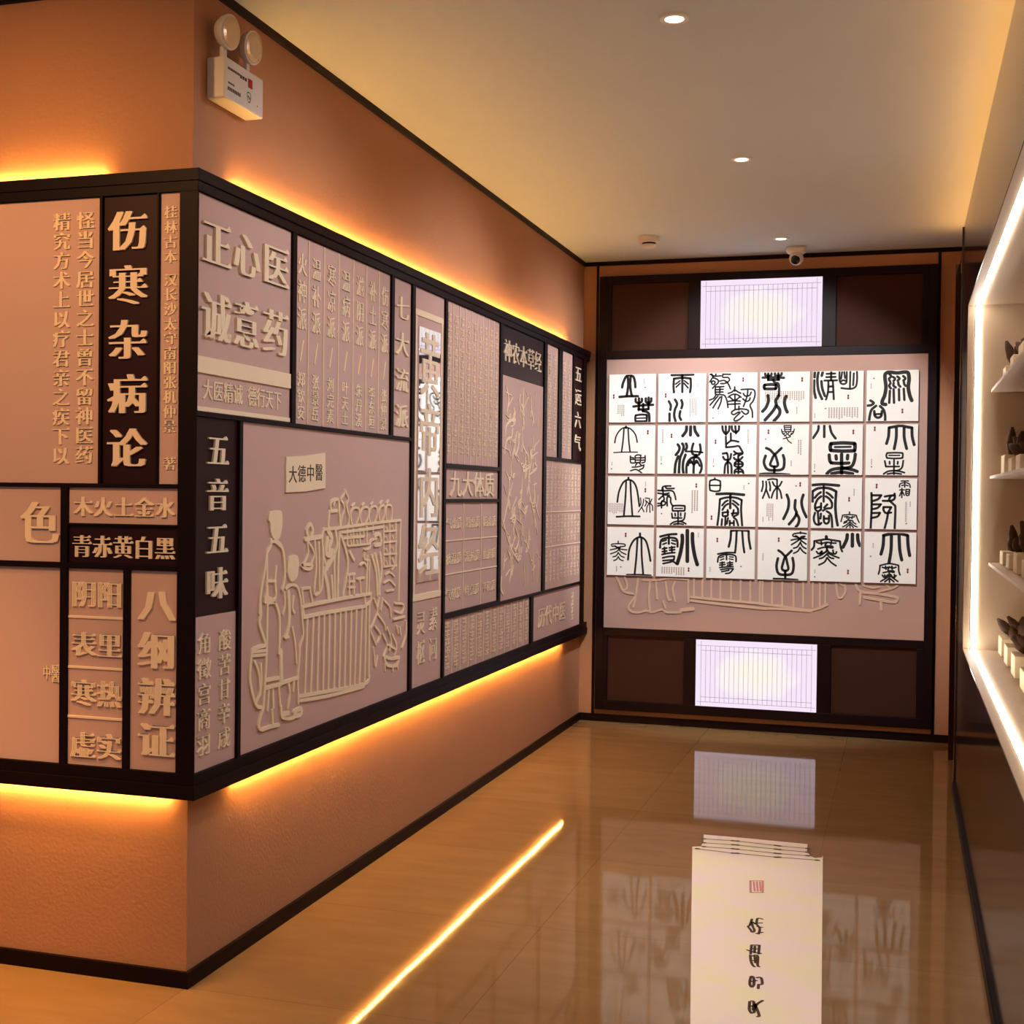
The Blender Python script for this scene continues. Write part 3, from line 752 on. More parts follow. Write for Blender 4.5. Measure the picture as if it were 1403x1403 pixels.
# ------------------------------------------------------------------ the display frame round the corner
LF = long_frame(0.0)
FF = face_frame(0.0)
B0 = 0.010
fr = thing('wall_display', (0.0, 0.0, 0.534), 'long dark wooden display frame wrapping the wall corner, holding the inscribed panels', 'wall display')


def bar(name, y0, y1, z0, z1, d=P, b=0.0012):
    MB().box(B0, d, y0, y1, z0, z1).build(name, M['wood'], fr, origin=(B0, (y0 + y1) / 2, z0), bevel=b)


def fbar(name, x0, x1, z0, z1, d=P, b=0.0012):
    MB().box(x0, x1, -d, -B0, z0, z1).build(name, M['wood'], fr, origin=((x0 + x1) / 2, -B0, z0), bevel=b)


bb = MB().box(.001, B0, 0, D - .002, .54, 2.25)
bb.box(-.66, .001, -B0, -.001, .54, 2.25)
bb.box(.001, B0, -B0, 0, .54, 2.25)
bb.build('backboard', M['wood'], fr)
t = MB()
t.prism([(-.66, -P - .004), (P + .004, -P - .004), (P + .004, D - .002), (B0, D - .002), (B0, -B0), (-.66, -B0)], floor_frame, 2.224, 2.256)
t.prism([(-.66, -P), (P, -P), (P, D - .002), (B0, D - .002), (B0, -B0), (-.66, -B0)], floor_frame, 2.196, 2.224)
t.build('top_rail', M['wood'], fr, bevel=.0015)
t = MB()
t.prism([(-.66, -P - .004), (P + .004, -P - .004), (P + .004, D - .002), (B0, D - .002), (B0, -B0), (-.66, -B0)], floor_frame, .534, .572)
t.prism([(-.66, -P), (P, -P), (P, D - .002), (B0, D - .002), (B0, -B0), (-.66, -B0)], floor_frame, .572, .604)
t.build('bottom_rail', M['wood'], fr, bevel=.0015)
MB().box(-.014, P, -P, -.0365, .604, 2.196).build('corner_post', M['wood'], fr, bevel=.0015)
for y0, y1, z0, z1 in ((.528, .557, 1.597, 2.196), (1.346, 1.374, 1.597, 2.196), (1.560, 1.592, .604, 2.196), (1.941, 1.968, .604, 2.196),
                       (2.711, 2.750, .862, 2.196), (3.502, 3.556, .862, 2.196), (3.802, 3.880, 1.587, 2.196), (4.130, 4.172, 1.587, 2.196),
                       (.199, .219, .604, 1.584), (3.282, 3.336, .604, .848), (4.372, 4.452, .604, 2.196)):
    bar('mullion', y0, y1, z0, z1)
for y0, y1, z0, z1 in ((-.0365, 1.56, 1.584, 1.597), (1.968, 2.711, 1.489, 1.508), (1.968, 2.711, 1.343, 1.357), (1.968, 4.372, .848, .862),
                       (1.968, 2.711, .862, .872), (3.556, 4.372, 1.569, 1.587)):
    bar('crossbar', y0, y1, z0, z1)
for x0, x1, z0, z1 in ((-.267, -.258, 1.397, 2.196), (-.084, -.078, 1.397, 2.196), (-.388, -.365, .604, 1.386), (-.183, -.163, .604, 1.158), (-.66, -.62, .604, 2.196)):
    fbar('mullion', x0, x1, z0, z1)
for x0, x1, z0, z1 in ((-.62, -.014, 1.386, 1.397), (-.62, -.388, 1.158, 1.174), (-.365, -.014, 1.158, 1.174), (-.365, -.014, 1.280, 1.285)):
    fbar('crossbar', x0, x1, z0, z1)

# warm strips behind the frame, on its top and under its bottom rail
def led(a, b, label, m='led'):
    a, b = Vector(a), Vector(b)
    ax = (b - a)
    o = MB().lathe([(.0024, 0), (.0024, ax.length)], a, ax, 8).build('led_strip', M[m], origin=a)
    tag(o, label, 'light strip', 'warm strips round the display frame')


led((.019, .21, 2.2605), (.019, 4.12, 2.2605), 'warm light strip lying on top of the long wall frame')
led((.019, .24, .5295), (.019, 4.08, .5295), 'warm light strip under the bottom rail of the long frame', 'lowled')
led((-.66, -.019, 2.2605), (-.27, -.019, 2.2605), 'warm light strip on top of the short frame left of the corner')
led((-.66, -.019, .5295), (-.057, -.019, .5295), 'warm light strip under the short frame left of the corner', 'lowled')

# ------------------------------------------------------------------ inscribed panels
PB = 0.034      # panel face
GAP = 0.0006
GP_L = 'inscribed panels of the long wall display'
GP_F = 'inscribed panels left of the corner'


def panel(u0, u1, v0, v1, label, m='panel', face=False, depth=PB):
    mb = MB()
    if face:
        mb.box(u0 + GAP, u1 - GAP, -depth, -B0 - .0005, v0 + GAP, v1 - GAP)
        o = mb.build('inscription_board', M[m], origin=((u0 + u1) / 2, -B0, v0))
    else:
        mb.box(B0 + .0005, depth, u0 + GAP, u1 - GAP, v0 + GAP, v1 - GAP)
        o = mb.build('inscription_board', M[m], origin=(B0, (u0 + u1) / 2, v0))
    tag(o, label, 'panel', GP_F if face else GP_L)
    return o


LFP = long_frame(PB)
FFP = face_frame(-PB)


def letters(par, text, cells, fr, h=.006, m='letter', bold=.035, copies=3):
    for ch, (u0, u1, v0, v1) in zip(text, cells):
        mb = MB()
        add_char(mb, ch, fr, u0, u1, v0, v1, -.0005, h, bold, copies)
        xs = [sum(c) / len(mb.v) for c in zip(*mb.v)]
        mb.build('raised_character', M[m], par, origin=xs)


def column(u0, u1, vt, vb, n):       # n cells from the top down
    st = (vt - vb) / n
    return [(u0, u1, vt - st * (k + 1) + st * .06, vt - st * k - st * .06) for k in range(n)]


def row(u0, u1, v0, v1, n):
    st = (u1 - u0) / n
    return [(u0 + st * k + st * .04, u0 + st * (k + 1) - st * .04, v0, v1) for k in range(n)]


def fit(u0, u1, vt, vb, n, h):       # n cells of height h, first at the top vt, last ending at vb
    st = ((vt - h) - vb) / (n - 1)
    return [(u0, u1, vt - st * k - h, vt - st * k) for k in range(n)]


def strip(par, u0, u1, v0, v1, fr, h=.004, name='raised_strip', m='letter'):
    MB().prism([(u0, v0), (u1, v0), (u1, v1), (u0, v1)], fr, -.0005, h).build(name, M[m], par, bevel=.0008)


def small_marks(par, cols, fr, h=.0025, seed=1, name='small_carved_text', m='letter'):
    """columns of carved text too small to read: (u0, u1, v_top, v_bottom, count)"""
    rng = random.Random(seed)
    for u0, u1, vt, vb, n in cols:
        mb = MB()
        for c in column(u0, u1, vt, vb, n):
            pseudo_char(mb, fr, *c, -.0003, h, rng)
        mb.build(name, M[m], par)


# -- long wall, from the corner to the end
o = panel(-.0365, .528, 1.597, 2.196, 'pale panel reading 正心医诚意药 at the top corner of the long wall')
cw = .150
for txt, z0, z1 in (('正心医', 2.003, 2.135), ('诚意药', 1.796, 1.936)):
    letters(o, txt, [(-.012, .140, z0, z1), (.160, .312, z0, z1), (.338, .500, z0, z1)], LFP, .008, bold=.045, copies=4)
strip(o, -.035, .526, 1.704, 1.750, LFP, .006)
strip(o, -.035, .526, 1.599, 1.612, LFP, .004)
letters(o, '大医精诚', row(.000, .225, 1.632, 1.690, 4), LFP, .003, bold=.02)
letters(o, '德行天下', row(.255, .470, 1.632, 1.690, 4), LFP, .003, bold=.02)

o = panel(.557, 1.346, 1.597, 2.196, 'pale panel of seven narrow text columns between 正心医 and 七大流派')
edges = [.557, .652, .767, .883, 1.005, 1.120, 1.235, 1.346]
for e in edges[1:-1]:
    strip(o, e - .0025, e + .0025, 1.600, 2.192, LFP, .004, 'divider')
names = ['火神派', '温补派', '寒凉派', '温病派', '滋阴派', '补土派', '伤寒派']
people = ['郑钦安', '张景岳', '刘完素', '叶天士', '朱丹溪', '李东垣', '张仲景']
for k in range(7):
    c = (edges[k] + edges[k + 1]) / 2
    letters(o, names[k], fit(c - .031, c + .031, 2.145, 1.897, 3, .074), LFP, .004, bold=.03)
    letters(o, people[k], fit(c - .026, c + .026, 1.765, 1.612, 3, .048), LFP, .003, bold=.02)
    mb = MB()
    stroke(mb, [(c - .008, 1.80), (c + .012, 1.865)], .007, LFP, 0, .003)
    mb.build('raised_slash', M['letter'], o)

o = panel(1.374, 1.560, 1.597, 2.196, 'narrow pale panel reading 七大流派 beside the tall mirror column')
letters(o, '七大流派', fit(1.400, 1.530, 2.135, 1.630, 4, .092), LFP, .006, bold=.04)

o = panel(-.0365, .199, 1.033, 1.584, 'maroon panel reading 五音五味 just right of the corner post', 'maroon')
letters(o, '五音五味', fit(.026, .140, 1.541, 1.074, 4, .093), LFP, .006, 'cream', bold=.045)

o = panel(-.0365, .199, .604, 1.033, 'pale panel of two text columns below the maroon 五音五味 panel')
letters(o, '酸苦甘辛咸', fit(.098, .166, .985, .645, 5, .060), LFP, .004, bold=.03)
letters(o, '角徵宫商羽', fit(-.014, .056, .988, .645, 5, .060), LFP, .004, bold=.03)

o = panel(.219, 1.560, .604, 1.584, 'largest pale panel, carved with customers at an old herb shop counter')
mb = MB()
for w, pts in parse(SHOP_RELIEF):
    stroke(mb, [(.218 + x / 1000, .605 + y / 1000) for x, y in pts], w * .0011, LFP, -.0005, .006, caps=3, n=4)
for hd in (HEAD_TALL, HEAD_CHILD):
    pts = [tuple(float(c) for c in p.split(',')) for p in hd.split()]
    mb.prism([(.218 + x / 1000, .605 + y / 1000) for x, y in smooth_path(pts + pts[:1], 4)[:-1]], LFP, -.0005, .0062)
mb.build('carved_shop_scene', M['letter'], o)
mb = MB()
rng = random.Random(3)
edge = [(.500, 1.378), (.640, 1.382), (.786, 1.394)] + [(.786, 1.43), (.784, 1.47)] + [(.783, 1.511), (.64, 1.497), (.500, 1.489)] + [(.498, 1.45), (.501, 1.41)]
mb.prism(edge, LFP, -.0005, .006)
mb.build('shop_sign_plaque', M['letter'], o)
for k, ch in enumerate('大德中醫'):
    c = .545 + k * .063
    mb = MB()
    add_char(mb, ch, LFP, c - .028, c + .028, 1.408 + k * .003, 1.462 + k * .004, .006, .0066, .02, 2)
    mb.build('sign_character', M['brushink'], o)

o = panel(1.592, 1.941, .604, 2.196, 'tall panel with a mirror strip reading 黄帝内经')
for a in ((1.606, 1.926, 2.085, 2.110), (1.606, 1.926, .950, .976)):
    strip(o, *a, LFP, .004)
for a in ((1.612, 1.626), (1.905, 1.920)):
    strip(o, a[0], a[1], .976, 2.085, LFP, .003)
MB().box(PB, PB + .004, 1.645, 1.893, 1.022, 2.045).build('mirror_strip', M['mirror'], o, bevel=.0006)
letters(o, '黄帝内经', [(1.660, 1.880, 1.775, 2.030), (1.660, 1.880, 1.530, 1.745), (1.662, 1.884, 1.280, 1.485), (1.664, 1.888, 1.040, 1.255)], LFP, .0065, 'cream', bold=.022, copies=3)
letters(o, '素问', fit(1.796, 1.888, .912, .690, 2, .098), LFP, .004, bold=.03)
letters(o, '灵枢', fit(1.655, 1.745, .908, .690, 2, .098), LFP, .004, bold=.03)

o = panel(1.968, 2.711, 1.508, 2.196, 'pale panel of nine fine text columns right of the mirror strip')
n = 9
w = .743 / n
for k in range(1, n):
    strip(o, 1.968 + w * k - .0025, 1.968 + w * k + .0025, 1.511, 2.193, LFP, .003, 'divider')
small_marks(o, [(1.968 + w * k + .018, 1.968 + w * (k + 1) - .018, 2.150, 1.545, 13) for k in range(n)], LFP, .003, 11)

o = panel(1.968, 2.711, 1.357, 1.489, 'low pale panel reading 九大体质 in tall letters')
letters(o, '九大体质', row(2.025, 2.650, 1.366, 1.480, 4), LFP, .005, bold=.02)

o = panel(1.968, 2.711, .872, 1.343, 'pale panel divided into nine cells below 九大体质')
cw = .743 / 3
for k in (1, 2):
    strip(o, 1.968 + cw * k - .003, 1.968 + cw * k + .003, .875, 1.340, LFP, .003, 'divider')
for z in (1.036, 1.178):
    strip(o, 1.971, 2.708, z - .0025, z + .0025, LFP, .003, 'divider')
for r, rw in enumerate((('气虚质', '阳虚质', '阴虚质'), ('痰湿质', '湿热质', '血瘀质'), ('气郁质', '特禀质', '平和质'))):
    for c, tx in enumerate(rw):
        zt = 1.278 - r * .152
        letters(o, tx, row(1.968 + cw * c + .022, 1.968 + cw * (c + 1) - .022, zt - .050, zt, 3), LFP, .003, bold=.02, copies=2)

o = panel(1.968, 3.282, .604, .848, 'low pale panel of twelve fine text columns along the bottom rail')
w = 1.314 / 12
for k in range(1, 12):
    strip(o, 1.968 + w * k - .003, 1.968 + w * k + .003, .607, .845, LFP, .003, 'divider')
small_marks(o, [(1.968 + w * k + .024, 1.968 + w * (k + 1) - .024, .835, .625, 6) for k in range(12)], LFP, .003, 12)

o = panel(2.750, 3.502, 1.956, 2.196, 'maroon panel reading 神农本草经 under the top rail', 'maroon')
letters(o, '神农本草经', row(2.778, 3.450, 2.022, 2.132, 5), LFP, .005, 'cream', bold=.03)

o = panel(2.750, 3.502, .862, 1.956, 'tall pale panel carved with herb plants below the maroon 神农本草经')
mb = MB()
for w, pts in parse(HERB_RELIEF):
    stroke(mb, [(2.745 + x / 1000, .862 + y / 1000) for x, y in pts], .012, LFP, -.0005, .004, caps=3, taper=.6, n=4)
rng = random.Random(9)
for w, pts in parse(HERB_RELIEF):
    q = smooth_path(pts, 5)
    acc = 0
    for a, b in zip(q, q[1:]):
        acc += math.hypot(b[0] - a[0], b[1] - a[1])
        if acc > 42 and 130 < b[0] < 620 and 130 < b[1] < 960:
            acc = 0
            t = math.atan2(b[1] - a[1], b[0] - a[0]) + rng.choice((-1, 1)) * rng.uniform(.5, 1.1)
            l = rng.uniform(35, 65)
            m1 = (b[0] + math.cos(t) * l * .5 - math.sin(t) * l * .16, b[1] + math.sin(t) * l * .5 + math.cos(t) * l * .16)
            m2 = (b[0] + math.cos(t) * l * .5 + math.sin(t) * l * .16, b[1] + math.sin(t) * l * .5 - math.cos(t) * l * .16)
            e = (b[0] + math.cos(t) * l, b[1] + math.sin(t) * l)
            for m in (m1, m2):
                stroke(mb, [(2.745 + x / 1000, .862 + y / 1000) for x, y in (b, m, e)], .006, LFP, -.0005, .0035, caps=2, n=3)
mb.build('carved_plants', M['letter'], o)

for k, (a, b, lab) in enumerate(((3.556, 3.802, 'first of two thin text strips right of 神农本草经'), (3.880, 4.130, 'second thin text strip, beside the maroon 五运六气'))):
    o = panel(a, b, 1.587, 2.196, lab)
    small_marks(o, [(a + .03, (a + b) / 2 - .015, 2.15, 1.62, 14), ((a + b) / 2 + .015, b - .03, 2.15, 1.62, 14)], LFP, .0025, 20 + k)

o = panel(4.172, 4.372, 1.587, 2.196, 'maroon strip reading 五运六气 at the far end', 'maroon')
letters(o, '五运六气', fit(4.190, 4.345, 2.145, 1.640, 4, .098), LFP, .004, 'cream', bold=.02)

o = panel(3.556, 4.372, .862, 1.569, 'pale table panel of fine text under the thin strips at far end')
for z in (1.285, 1.095):
    strip(o, 3.56, 4.368, z - .003, z + .003, LFP, .003, 'divider')
strip(o, 3.69, 3.696, .866, 1.565, LFP, .003, 'divider')
small_marks(o, [(3.580 + .079 * k, 3.632 + .079 * k, 1.54, 1.31, 6) for k in range(10)], LFP, .0025, 31)
small_marks(o, [(3.580 + .079 * k, 3.632 + .079 * k, 1.27, 1.11, 4) for k in range(10)], LFP, .0025, 32)
small_marks(o, [(3.580 + .079 * k, 3.632 + .079 * k, 1.08, .90, 4) for k in range(10)], LFP, .0025, 33)

o = panel(3.336, 4.372, .604, .848, 'low pale panel reading 历代中医 in the far bottom corner')
letters(o, '历代中医', row(3.44, 4.03, .665, .775, 4), LFP, .004, bold=.02)
small_marks(o, [(4.16, 4.23, .81, .64, 4)], LFP, .003, 34)

# -- short side left of the corner
o = panel(-.62, -.267, 1.397, 2.196, 'pale panel of two text columns at the top left', face=True)
letters(o, '怪当今居世之士曾不留神医药', fit(-.343, -.288, 2.158, 1.452, 13, .050), FFP, .004, bold=.035)
letters(o, '精究方术上以疗君亲之疾下以', fit(-.420, -.366, 2.158, 1.450, 13, .050), FFP, .004, bold=.035)
o = panel(-.258, -.084, 1.397, 2.196, 'maroon panel reading 伤寒杂病论 in large cream letters', 'maroon', True)
letters(o, '伤寒杂病论', fit(-.235, -.117, 2.154, 1.440, 5, .113), FFP, .007, 'cream', bold=.045, copies=4)
o = panel(-.078, -.014, 1.397, 2.196, 'narrow pale text strip between 伤寒杂病论 and the corner post', face=True)
letters(o, '桂林古本', fit(-.064, -.026, 2.160, 2.002, 4, .036), FFP, .003, bold=.035)
letters(o, '汉长沙太守南阳张机仲景', fit(-.064, -.025, 1.975, 1.538, 11, .036), FFP, .003, bold=.035)
letters(o, '著', [(-.062, -.024, 1.436, 1.472)], FFP, .003, bold=.035)
o = panel(-.365, -.014, 1.285, 1.386, 'pale low panel reading 木火土金水, above the maroon 青赤黄白黑 panel', face=True)
letters(o, '木火土金水', [(-.346 + k * .0655, -.288 + k * .0655, 1.304, 1.361) for k in range(5)], FFP, .005, bold=.045)
o = panel(-.365, -.014, 1.174, 1.280, 'maroon low panel reading 青赤黄白黑 in cream letters', 'maroon', True)
letters(o, '青赤黄白黑', [(-.350 + k * .0665, -.290 + k * .0665, 1.189, 1.253) for k in range(5)], FFP, .005, 'cream', bold=.045)
o = panel(-.62, -.388, 1.174, 1.386, 'pale panel with one large 色 character at the left edge', face=True)
letters(o, '色', [(-.520, -.398, 1.222, 1.345)], FFP, .006, bold=.045, copies=4)
o = panel(-.62, -.388, .604, 1.158, 'nearly blank pale panel with a tiny 中醫 carving, at the left edge', face=True)
letters(o, '中醫', [(-.446, -.420, .840, .880), (-.418, -.390, .832, .884)], FFP, .003, bold=.02)
o = panel(-.365, -.183, .604, 1.158, 'pale panel of four word pairs split by thin lines', face=True)
for z in (1.0215, .8795, .7395):
    strip(o, -.364, -.184, z - .0035, z + .0035, FFP, .003, 'divider')
for tx, z0, z1 in (('阴阳', 1.049, 1.126), ('表里', .910, .980), ('寒热', .771, .846), ('虚实', .624, .698)):
    letters(o, tx, [(-.350, -.273, z0, z1), (-.266, -.190, z0, z1)], FFP, .005, bold=.05)
o = panel(-.163, -.014, .604, 1.158, 'pale panel reading 八纲辨证 next to the corner post', face=True)
letters(o, '八纲辨证', [(-.133, -.022, 1.018, 1.110), (-.133, -.022, .886, .990), (-.132, -.022, .758, .864), (-.131, -.022, .641, .740)], FFP, .006, bold=.05, copies=4)

# ------------------------------------------------------------------ end wall: dark frame, woven insets, light boxes
EF = D - .050
fe = thing('lattice_screen', (1.08, D, .0785), 'dark wooden frame filling the end wall round the calligraphy boards', 'wooden screen')


def ebar(name, x0, x1, z0, z1, y=EF):
    MB().box(x0, x1, y, D - .0005, z0, z1).build(name, M['wood'], fe, origin=((x0 + x1) / 2, D, z0), bevel=.002)


ebar('stile', .1096, .158, .0785, 2.7033)
ebar('stile', 2.0112, 2.0585, .0785, 2.7033)
for z0, z1 in ((2.656, 2.7033), (2.202, 2.2535), (.5315, .578), (.0785, .136)):
    ebar('rail', .158, 2.0112, z0, z1)
for z0, z1 in ((2.2535, 2.656), (.136, .5315)):
    ebar('mullion', .158, .183, z0, z1)
    ebar('mullion', .650, .7226, z0, z1)
    ebar('mullion', 1.425, 1.5025, z0, z1)
    ebar('mullion', 1.9744, 2.0112, z0, z1)
for x0, x1, z0, z1, lab in ((.183, .650, 2.2535, 2.656, 'dark brown woven panel left of the upper light box'),
                            (1.5025, 1.9744, 2.2535, 2.656, 'dark brown woven panel right of the upper light box'),
                            (.183, .650, .136, .5315, 'dark brown woven panel left of the lower light box'),
                            (1.5025, 1.9744, .136, .5315, 'dark brown woven panel right of the lower light box')):
    g = .0008
    o = MB().box(x0 + g, x1 - g, D - .030, D - .0008, z0 + g, z1 - g).build('woven_inset', M['weave'])
    tag(o, lab, 'panel', 'woven panels of the end wall frame')

for z0, z1, lab in ((2.2545, 2.655, 'glowing white light box with fine grid lines, above the calligraphy boards'),
                    (.137, .5305, 'glowing white light box with fine grid lines, near the floor')):
    x0, x1 = .7236, 1.424
    r = thing('light_box', ((x0 + x1) / 2, D, z0), lab, 'light box', 'lined light boxes on the end wall')
    MB().box(x0, x1, EF + .002, D - .001, z0, z1).build('casing', M['wood'], r)
    MB().box(x0, x1, EF - .004, EF + .0018, z0, z1).build('lit_film', M['film'], r, origin=((x0 + x1) / 2, EF, (z0 + z1) / 2))
    FR = face_frame(EF - .004)
    ww, hh = x1 - x0, z1 - z0
    mb = MB()

    def line(a, b, c, d, w=.0017):
        stroke(mb, [(x0 + ww * a, z1 - hh * b), (x0 + ww * c, z1 - hh * d)], w, FR, .0003, .0003, caps=2)
    for v in (.086, .935):
        line(.012, v, .99, v)
    for v in (.160, .862):
        line(.042, v, .962, v)
    for u in (.044, .958):
        line(u, .015, u, .985)
    for k in range(22):
        line(.084 + k * .0397, .088, .084 + k * .0397, .933)
    mb.build('printed_lines', M['linegrey'], r)

# pale relief panel behind the boards
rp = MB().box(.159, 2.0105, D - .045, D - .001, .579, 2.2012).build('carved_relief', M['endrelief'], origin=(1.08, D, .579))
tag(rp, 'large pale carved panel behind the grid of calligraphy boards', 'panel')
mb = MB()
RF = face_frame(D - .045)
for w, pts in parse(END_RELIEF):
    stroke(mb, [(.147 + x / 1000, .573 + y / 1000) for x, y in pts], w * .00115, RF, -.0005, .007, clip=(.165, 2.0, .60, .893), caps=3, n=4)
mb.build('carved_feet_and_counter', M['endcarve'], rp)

# ------------------------------------------------------------------ 24 calligraphy boards
BX0, BX1, BZ0, BZ1 = .1785, 1.962, .899, 2.109
GX, GZ = .0165, .0175
BW = (BX1 - BX0 - 5 * GX) / 6
BH = (BZ1 - BZ0 - 3 * GZ) / 4
BF = D - .064
INFO = ['立 over 春', '雨 over 水', '驚 with 蟄 (fine curling strokes)', '春 over 分', '清 with 明 along its top', '雨 with a small 谷 at lower left',
        '立 with small 夏 at lower right', 'small 小 over heavy 滿', '芒 over 種', 'tiny 夏 above 至', '小 over heavy boxy 暑', '大 over small 暑',
        'tall 立 with thin 秋', '處 with 暑 below right', 'small 白 over 露', 'thin 秋 beside heavy 分', 'large 露 with small 寒', '降 with small 霜 at top right',
        'small 冬 beside tall 立', '雪 beside tall 小', '大 over small 雪', '至 with 冬 at top right', 'spreading 寒 with small 小', 'large 大 over small 寒']
ROWN = ['top', 'second', 'third', 'bottom']


def oval(mb, fr, cu, cv, ru, rv, n=10):
    i = len(mb.v)
    mb.v += [fr(cu + ru * math.cos(2 * math.pi * k / n), cv + rv * math.sin(2 * math.pi * k / n), .0005) for k in range(n)]
    mb.f.append(tuple(range(i, i + n)))


for bi, (nm, first, second, marks) in enumerate(BOARDS):
    r, c = divmod(bi, 6)
    x0 = BX0 + c * (BW + GX)
    z1 = BZ1 - r * (BH + GZ)
    x1, z0 = x0 + BW, z1 - BH
    b = MB().box(x0, x1, BF, D - .0535, z0, z1).build('calligraphy_board', M['paper'], origin=((x0 + x1) / 2, D - .0535, z0), bevel=.0008)
    tag(b, 'white board, %s row, with black seal script %s' % (ROWN[r], INFO[bi]), 'calligraphy board', 'calligraphy boards on the end wall')
    FR = face_frame(BF)
    m_ = .002
    clip = (x0 + m_, x1 - m_, z0 + m_, z1 - m_)
    U = lambda u: x0 + u / 400 * BW
    V = lambda v: z1 - v / 400 * BH
    for ch in (first, second):
        mb = MB()
        for w, pts in parse(ch):
            stroke(mb, [(U(x), V(y)) for x, y in pts], w * 1.22 / 400 * BW, FR, .0005, .0005, clip=clip, caps=6)
        mb.build('ink_character', M['ink'], b)
    rng = random.Random(bi)
    for t in marks.split(';'):
        k = t[0]
        a = [float(q) for q in t[1:].split(',')]
        mb = MB()
        if k == 'S':
            oval(mb, FR, U(a[0]), V(a[1] - 10), .0055, .0072)
            oval(mb, FR, U(a[0]), V(a[1] + 9), .0055, .0072)
            mb.build('oval_seal', M['seal'], b)
        elif k == 'D':
            oval(mb, FR, U(a[0]), V(a[1]), .005, .005, 6)
            mb.build('dot_seal', M['smallink'], b)
        elif k in 'VW':
            n = max(3, int((a[2] - a[1]) / 9))
            for q in range(n):
                v = a[1] + (a[2] - a[1]) * q / n
                for du in ((-4, 4) if k == 'W' else (0,)):
                    ww = 2.2 if k == 'W' else 3.6
                    mb.prism([(U(a[0] + du - ww), V(v + 6.5)), (U(a[0] + du + ww), V(v + 6.5)), (U(a[0] + du + ww), V(v)), (U(a[0] + du - ww), V(v))], FR, .0004, .0005)
            mb.build('small_print', M['greyink'], b)
        else:
            n = int(a[4])
            st = (a[2] - a[0]) / n
            for q in range(n):
                u = a[0] + st * (q + .25)
                end = a[3] - (rng.random() * .3 * (a[3] - a[1]))
                v = a[1]
                while v < end:
                    mb.prism([(U(u), V(v + 6)), (U(u + st * .5), V(v + 6)), (U(u + st * .5), V(v)), (U(u), V(v))], FR, .0004, .0005)
                    v += 9.5
            mb.build('small_print', M['smallink'], b)

# ------------------------------------------------------------------ ceiling fittings
for x, y, lab in ((1.214, .662, 'round recessed ceiling downlight nearest the camera'), (1.216, 2.314, 'round recessed ceiling downlight in the middle of the corridor'),
                  (1.225, 4.038, 'round recessed ceiling downlight beside the dome camera')):
    r = thing('downlight', (x, y, H), lab, 'downlight', 'recessed downlights of the corridor')
    MB().lathe([(.045, 0), (.045, -.004), (.042, -.007), (.030, -.006), (.028, 0)], (x, y, H - .0003), (0, 0, 1)).build('trim_ring', M['white'], r, smooth=False)
    MB().lathe([(.0275, -.0035), (.0275, -.0065), (.018, -.0075)], (x, y, H), (0, 0, 1)).build('lens', M['lens'], r)

x, y = .530, 3.85
r = thing('smoke_detector', (x, y, H), 'small white smoke detector on the ceiling near the left wall', 'smoke detector')
MB().lathe([(.056, 0), (.056, -.028), (.050, -.032)], (x, y, H - .0003)).build('base', M['white'], r, smooth=False)
MB().lathe([(.038, -.032), (.038, -.042)], (x, y, H)).build('slot_band', M['wood'], r)
MB().lathe([(.042, -.042), (.038, -.052), (.028, -.058)], (x, y, H)).build('cap', M['white'], r)

x, y = 1.286, 4.33
r = thing('security_camera', (x, y, H), 'white dome security camera on the ceiling before the end wall', 'security camera')
MB().lathe([(.056, 0), (.056, -.020), (.052, -.030), (.044, -.036)], (x, y, H - .0003)).build('base', M['white'], r, smooth=True)
hc = Vector((x, y, H - .062))
prof = [(.040 * math.cos(a), .040 * math.sin(a)) for a in [math.radians(d) for d in range(-85, 86, 10)]]
hs = MB().lathe(prof, hc, (0, 0, 1)).build('housing', M['white'], r, smooth=True)
dv = Vector((-.06, -.93, -.36)).normalized()
MB().lathe([(.031, .026), (.031, .038), (.028, .041)], hc, dv).build('lens_bezel', M['white'], hs, smooth=False)
MB().lathe([(.026, .041), (.022, .0425), (.012, .044)], hc, dv).build('lens', M['black'], hs)

# emergency light on the left wall
ey0, ey1, ez0, ez1, ex = .066, .290, 2.478, 2.594, .060
r = thing('emergency_light', (0, (ey0 + ey1) / 2, ez0), 'white twin-head emergency light high on the wall by the corner', 'emergency light')
MB().box(.0005, ex, ey0, ey1, ez0, ez1).build('housing', M['white'], r, bevel=.005)
EL = long_frame(ex)
for k, (yc, zc) in enumerate(((.094, 2.668), (.226, 2.668))):
    hd = MB().lathe([(.012, -.030), (.034, -.024), (.045, -.008), (.048, .003), (.048, .009), (.044, .011)], (.052, yc, zc), (1, -.05, -.12)).build('lamp_head', M['white'], r, smooth=False)
    MB().lathe([(.043, .010), (.042, .0125), (.030, .015)], (.052, yc, zc), (1, -.05, -.12)).build('lens', M['lampglass'], hd)
    MB().box(.030, .044, yc - .010, yc + .010, ez1 - .001, zc - .040).build('swivel', M['white'], r, bevel=.002)
rng = random.Random(5)
mb = MB()
for y0, z, n, w, hgt in ((.080, 2.568, 9, .0062, .007), (.150, 2.567, 3, .011, .010), (.082, 2.527, 6, .005, .005), (.080, 2.513, 8, .0075, .010)):
    for q in range(n):
        a = y0 + q * w * 1.25
        mb.prism([(a, z - hgt), (a + w, z - hgt), (a + w, z), (a, z)], EL, .0002, .0004)
mb.build('small_print', M['brushink'], r)
MB().prism([(.196, 2.545), (.222, 2.545), (.222, 2.571), (.196, 2.571)], EL, .0002, .0005).build('red_emblem', M['redlogo'], r)
mb = MB()
stroke(mb, [(.192, 2.527), (.202, 2.531), (.212, 2.527), (.211, 2.512), (.202, 2.502), (.193, 2.512), (.192, 2.527)], .0028, EL, .0004, .0004)
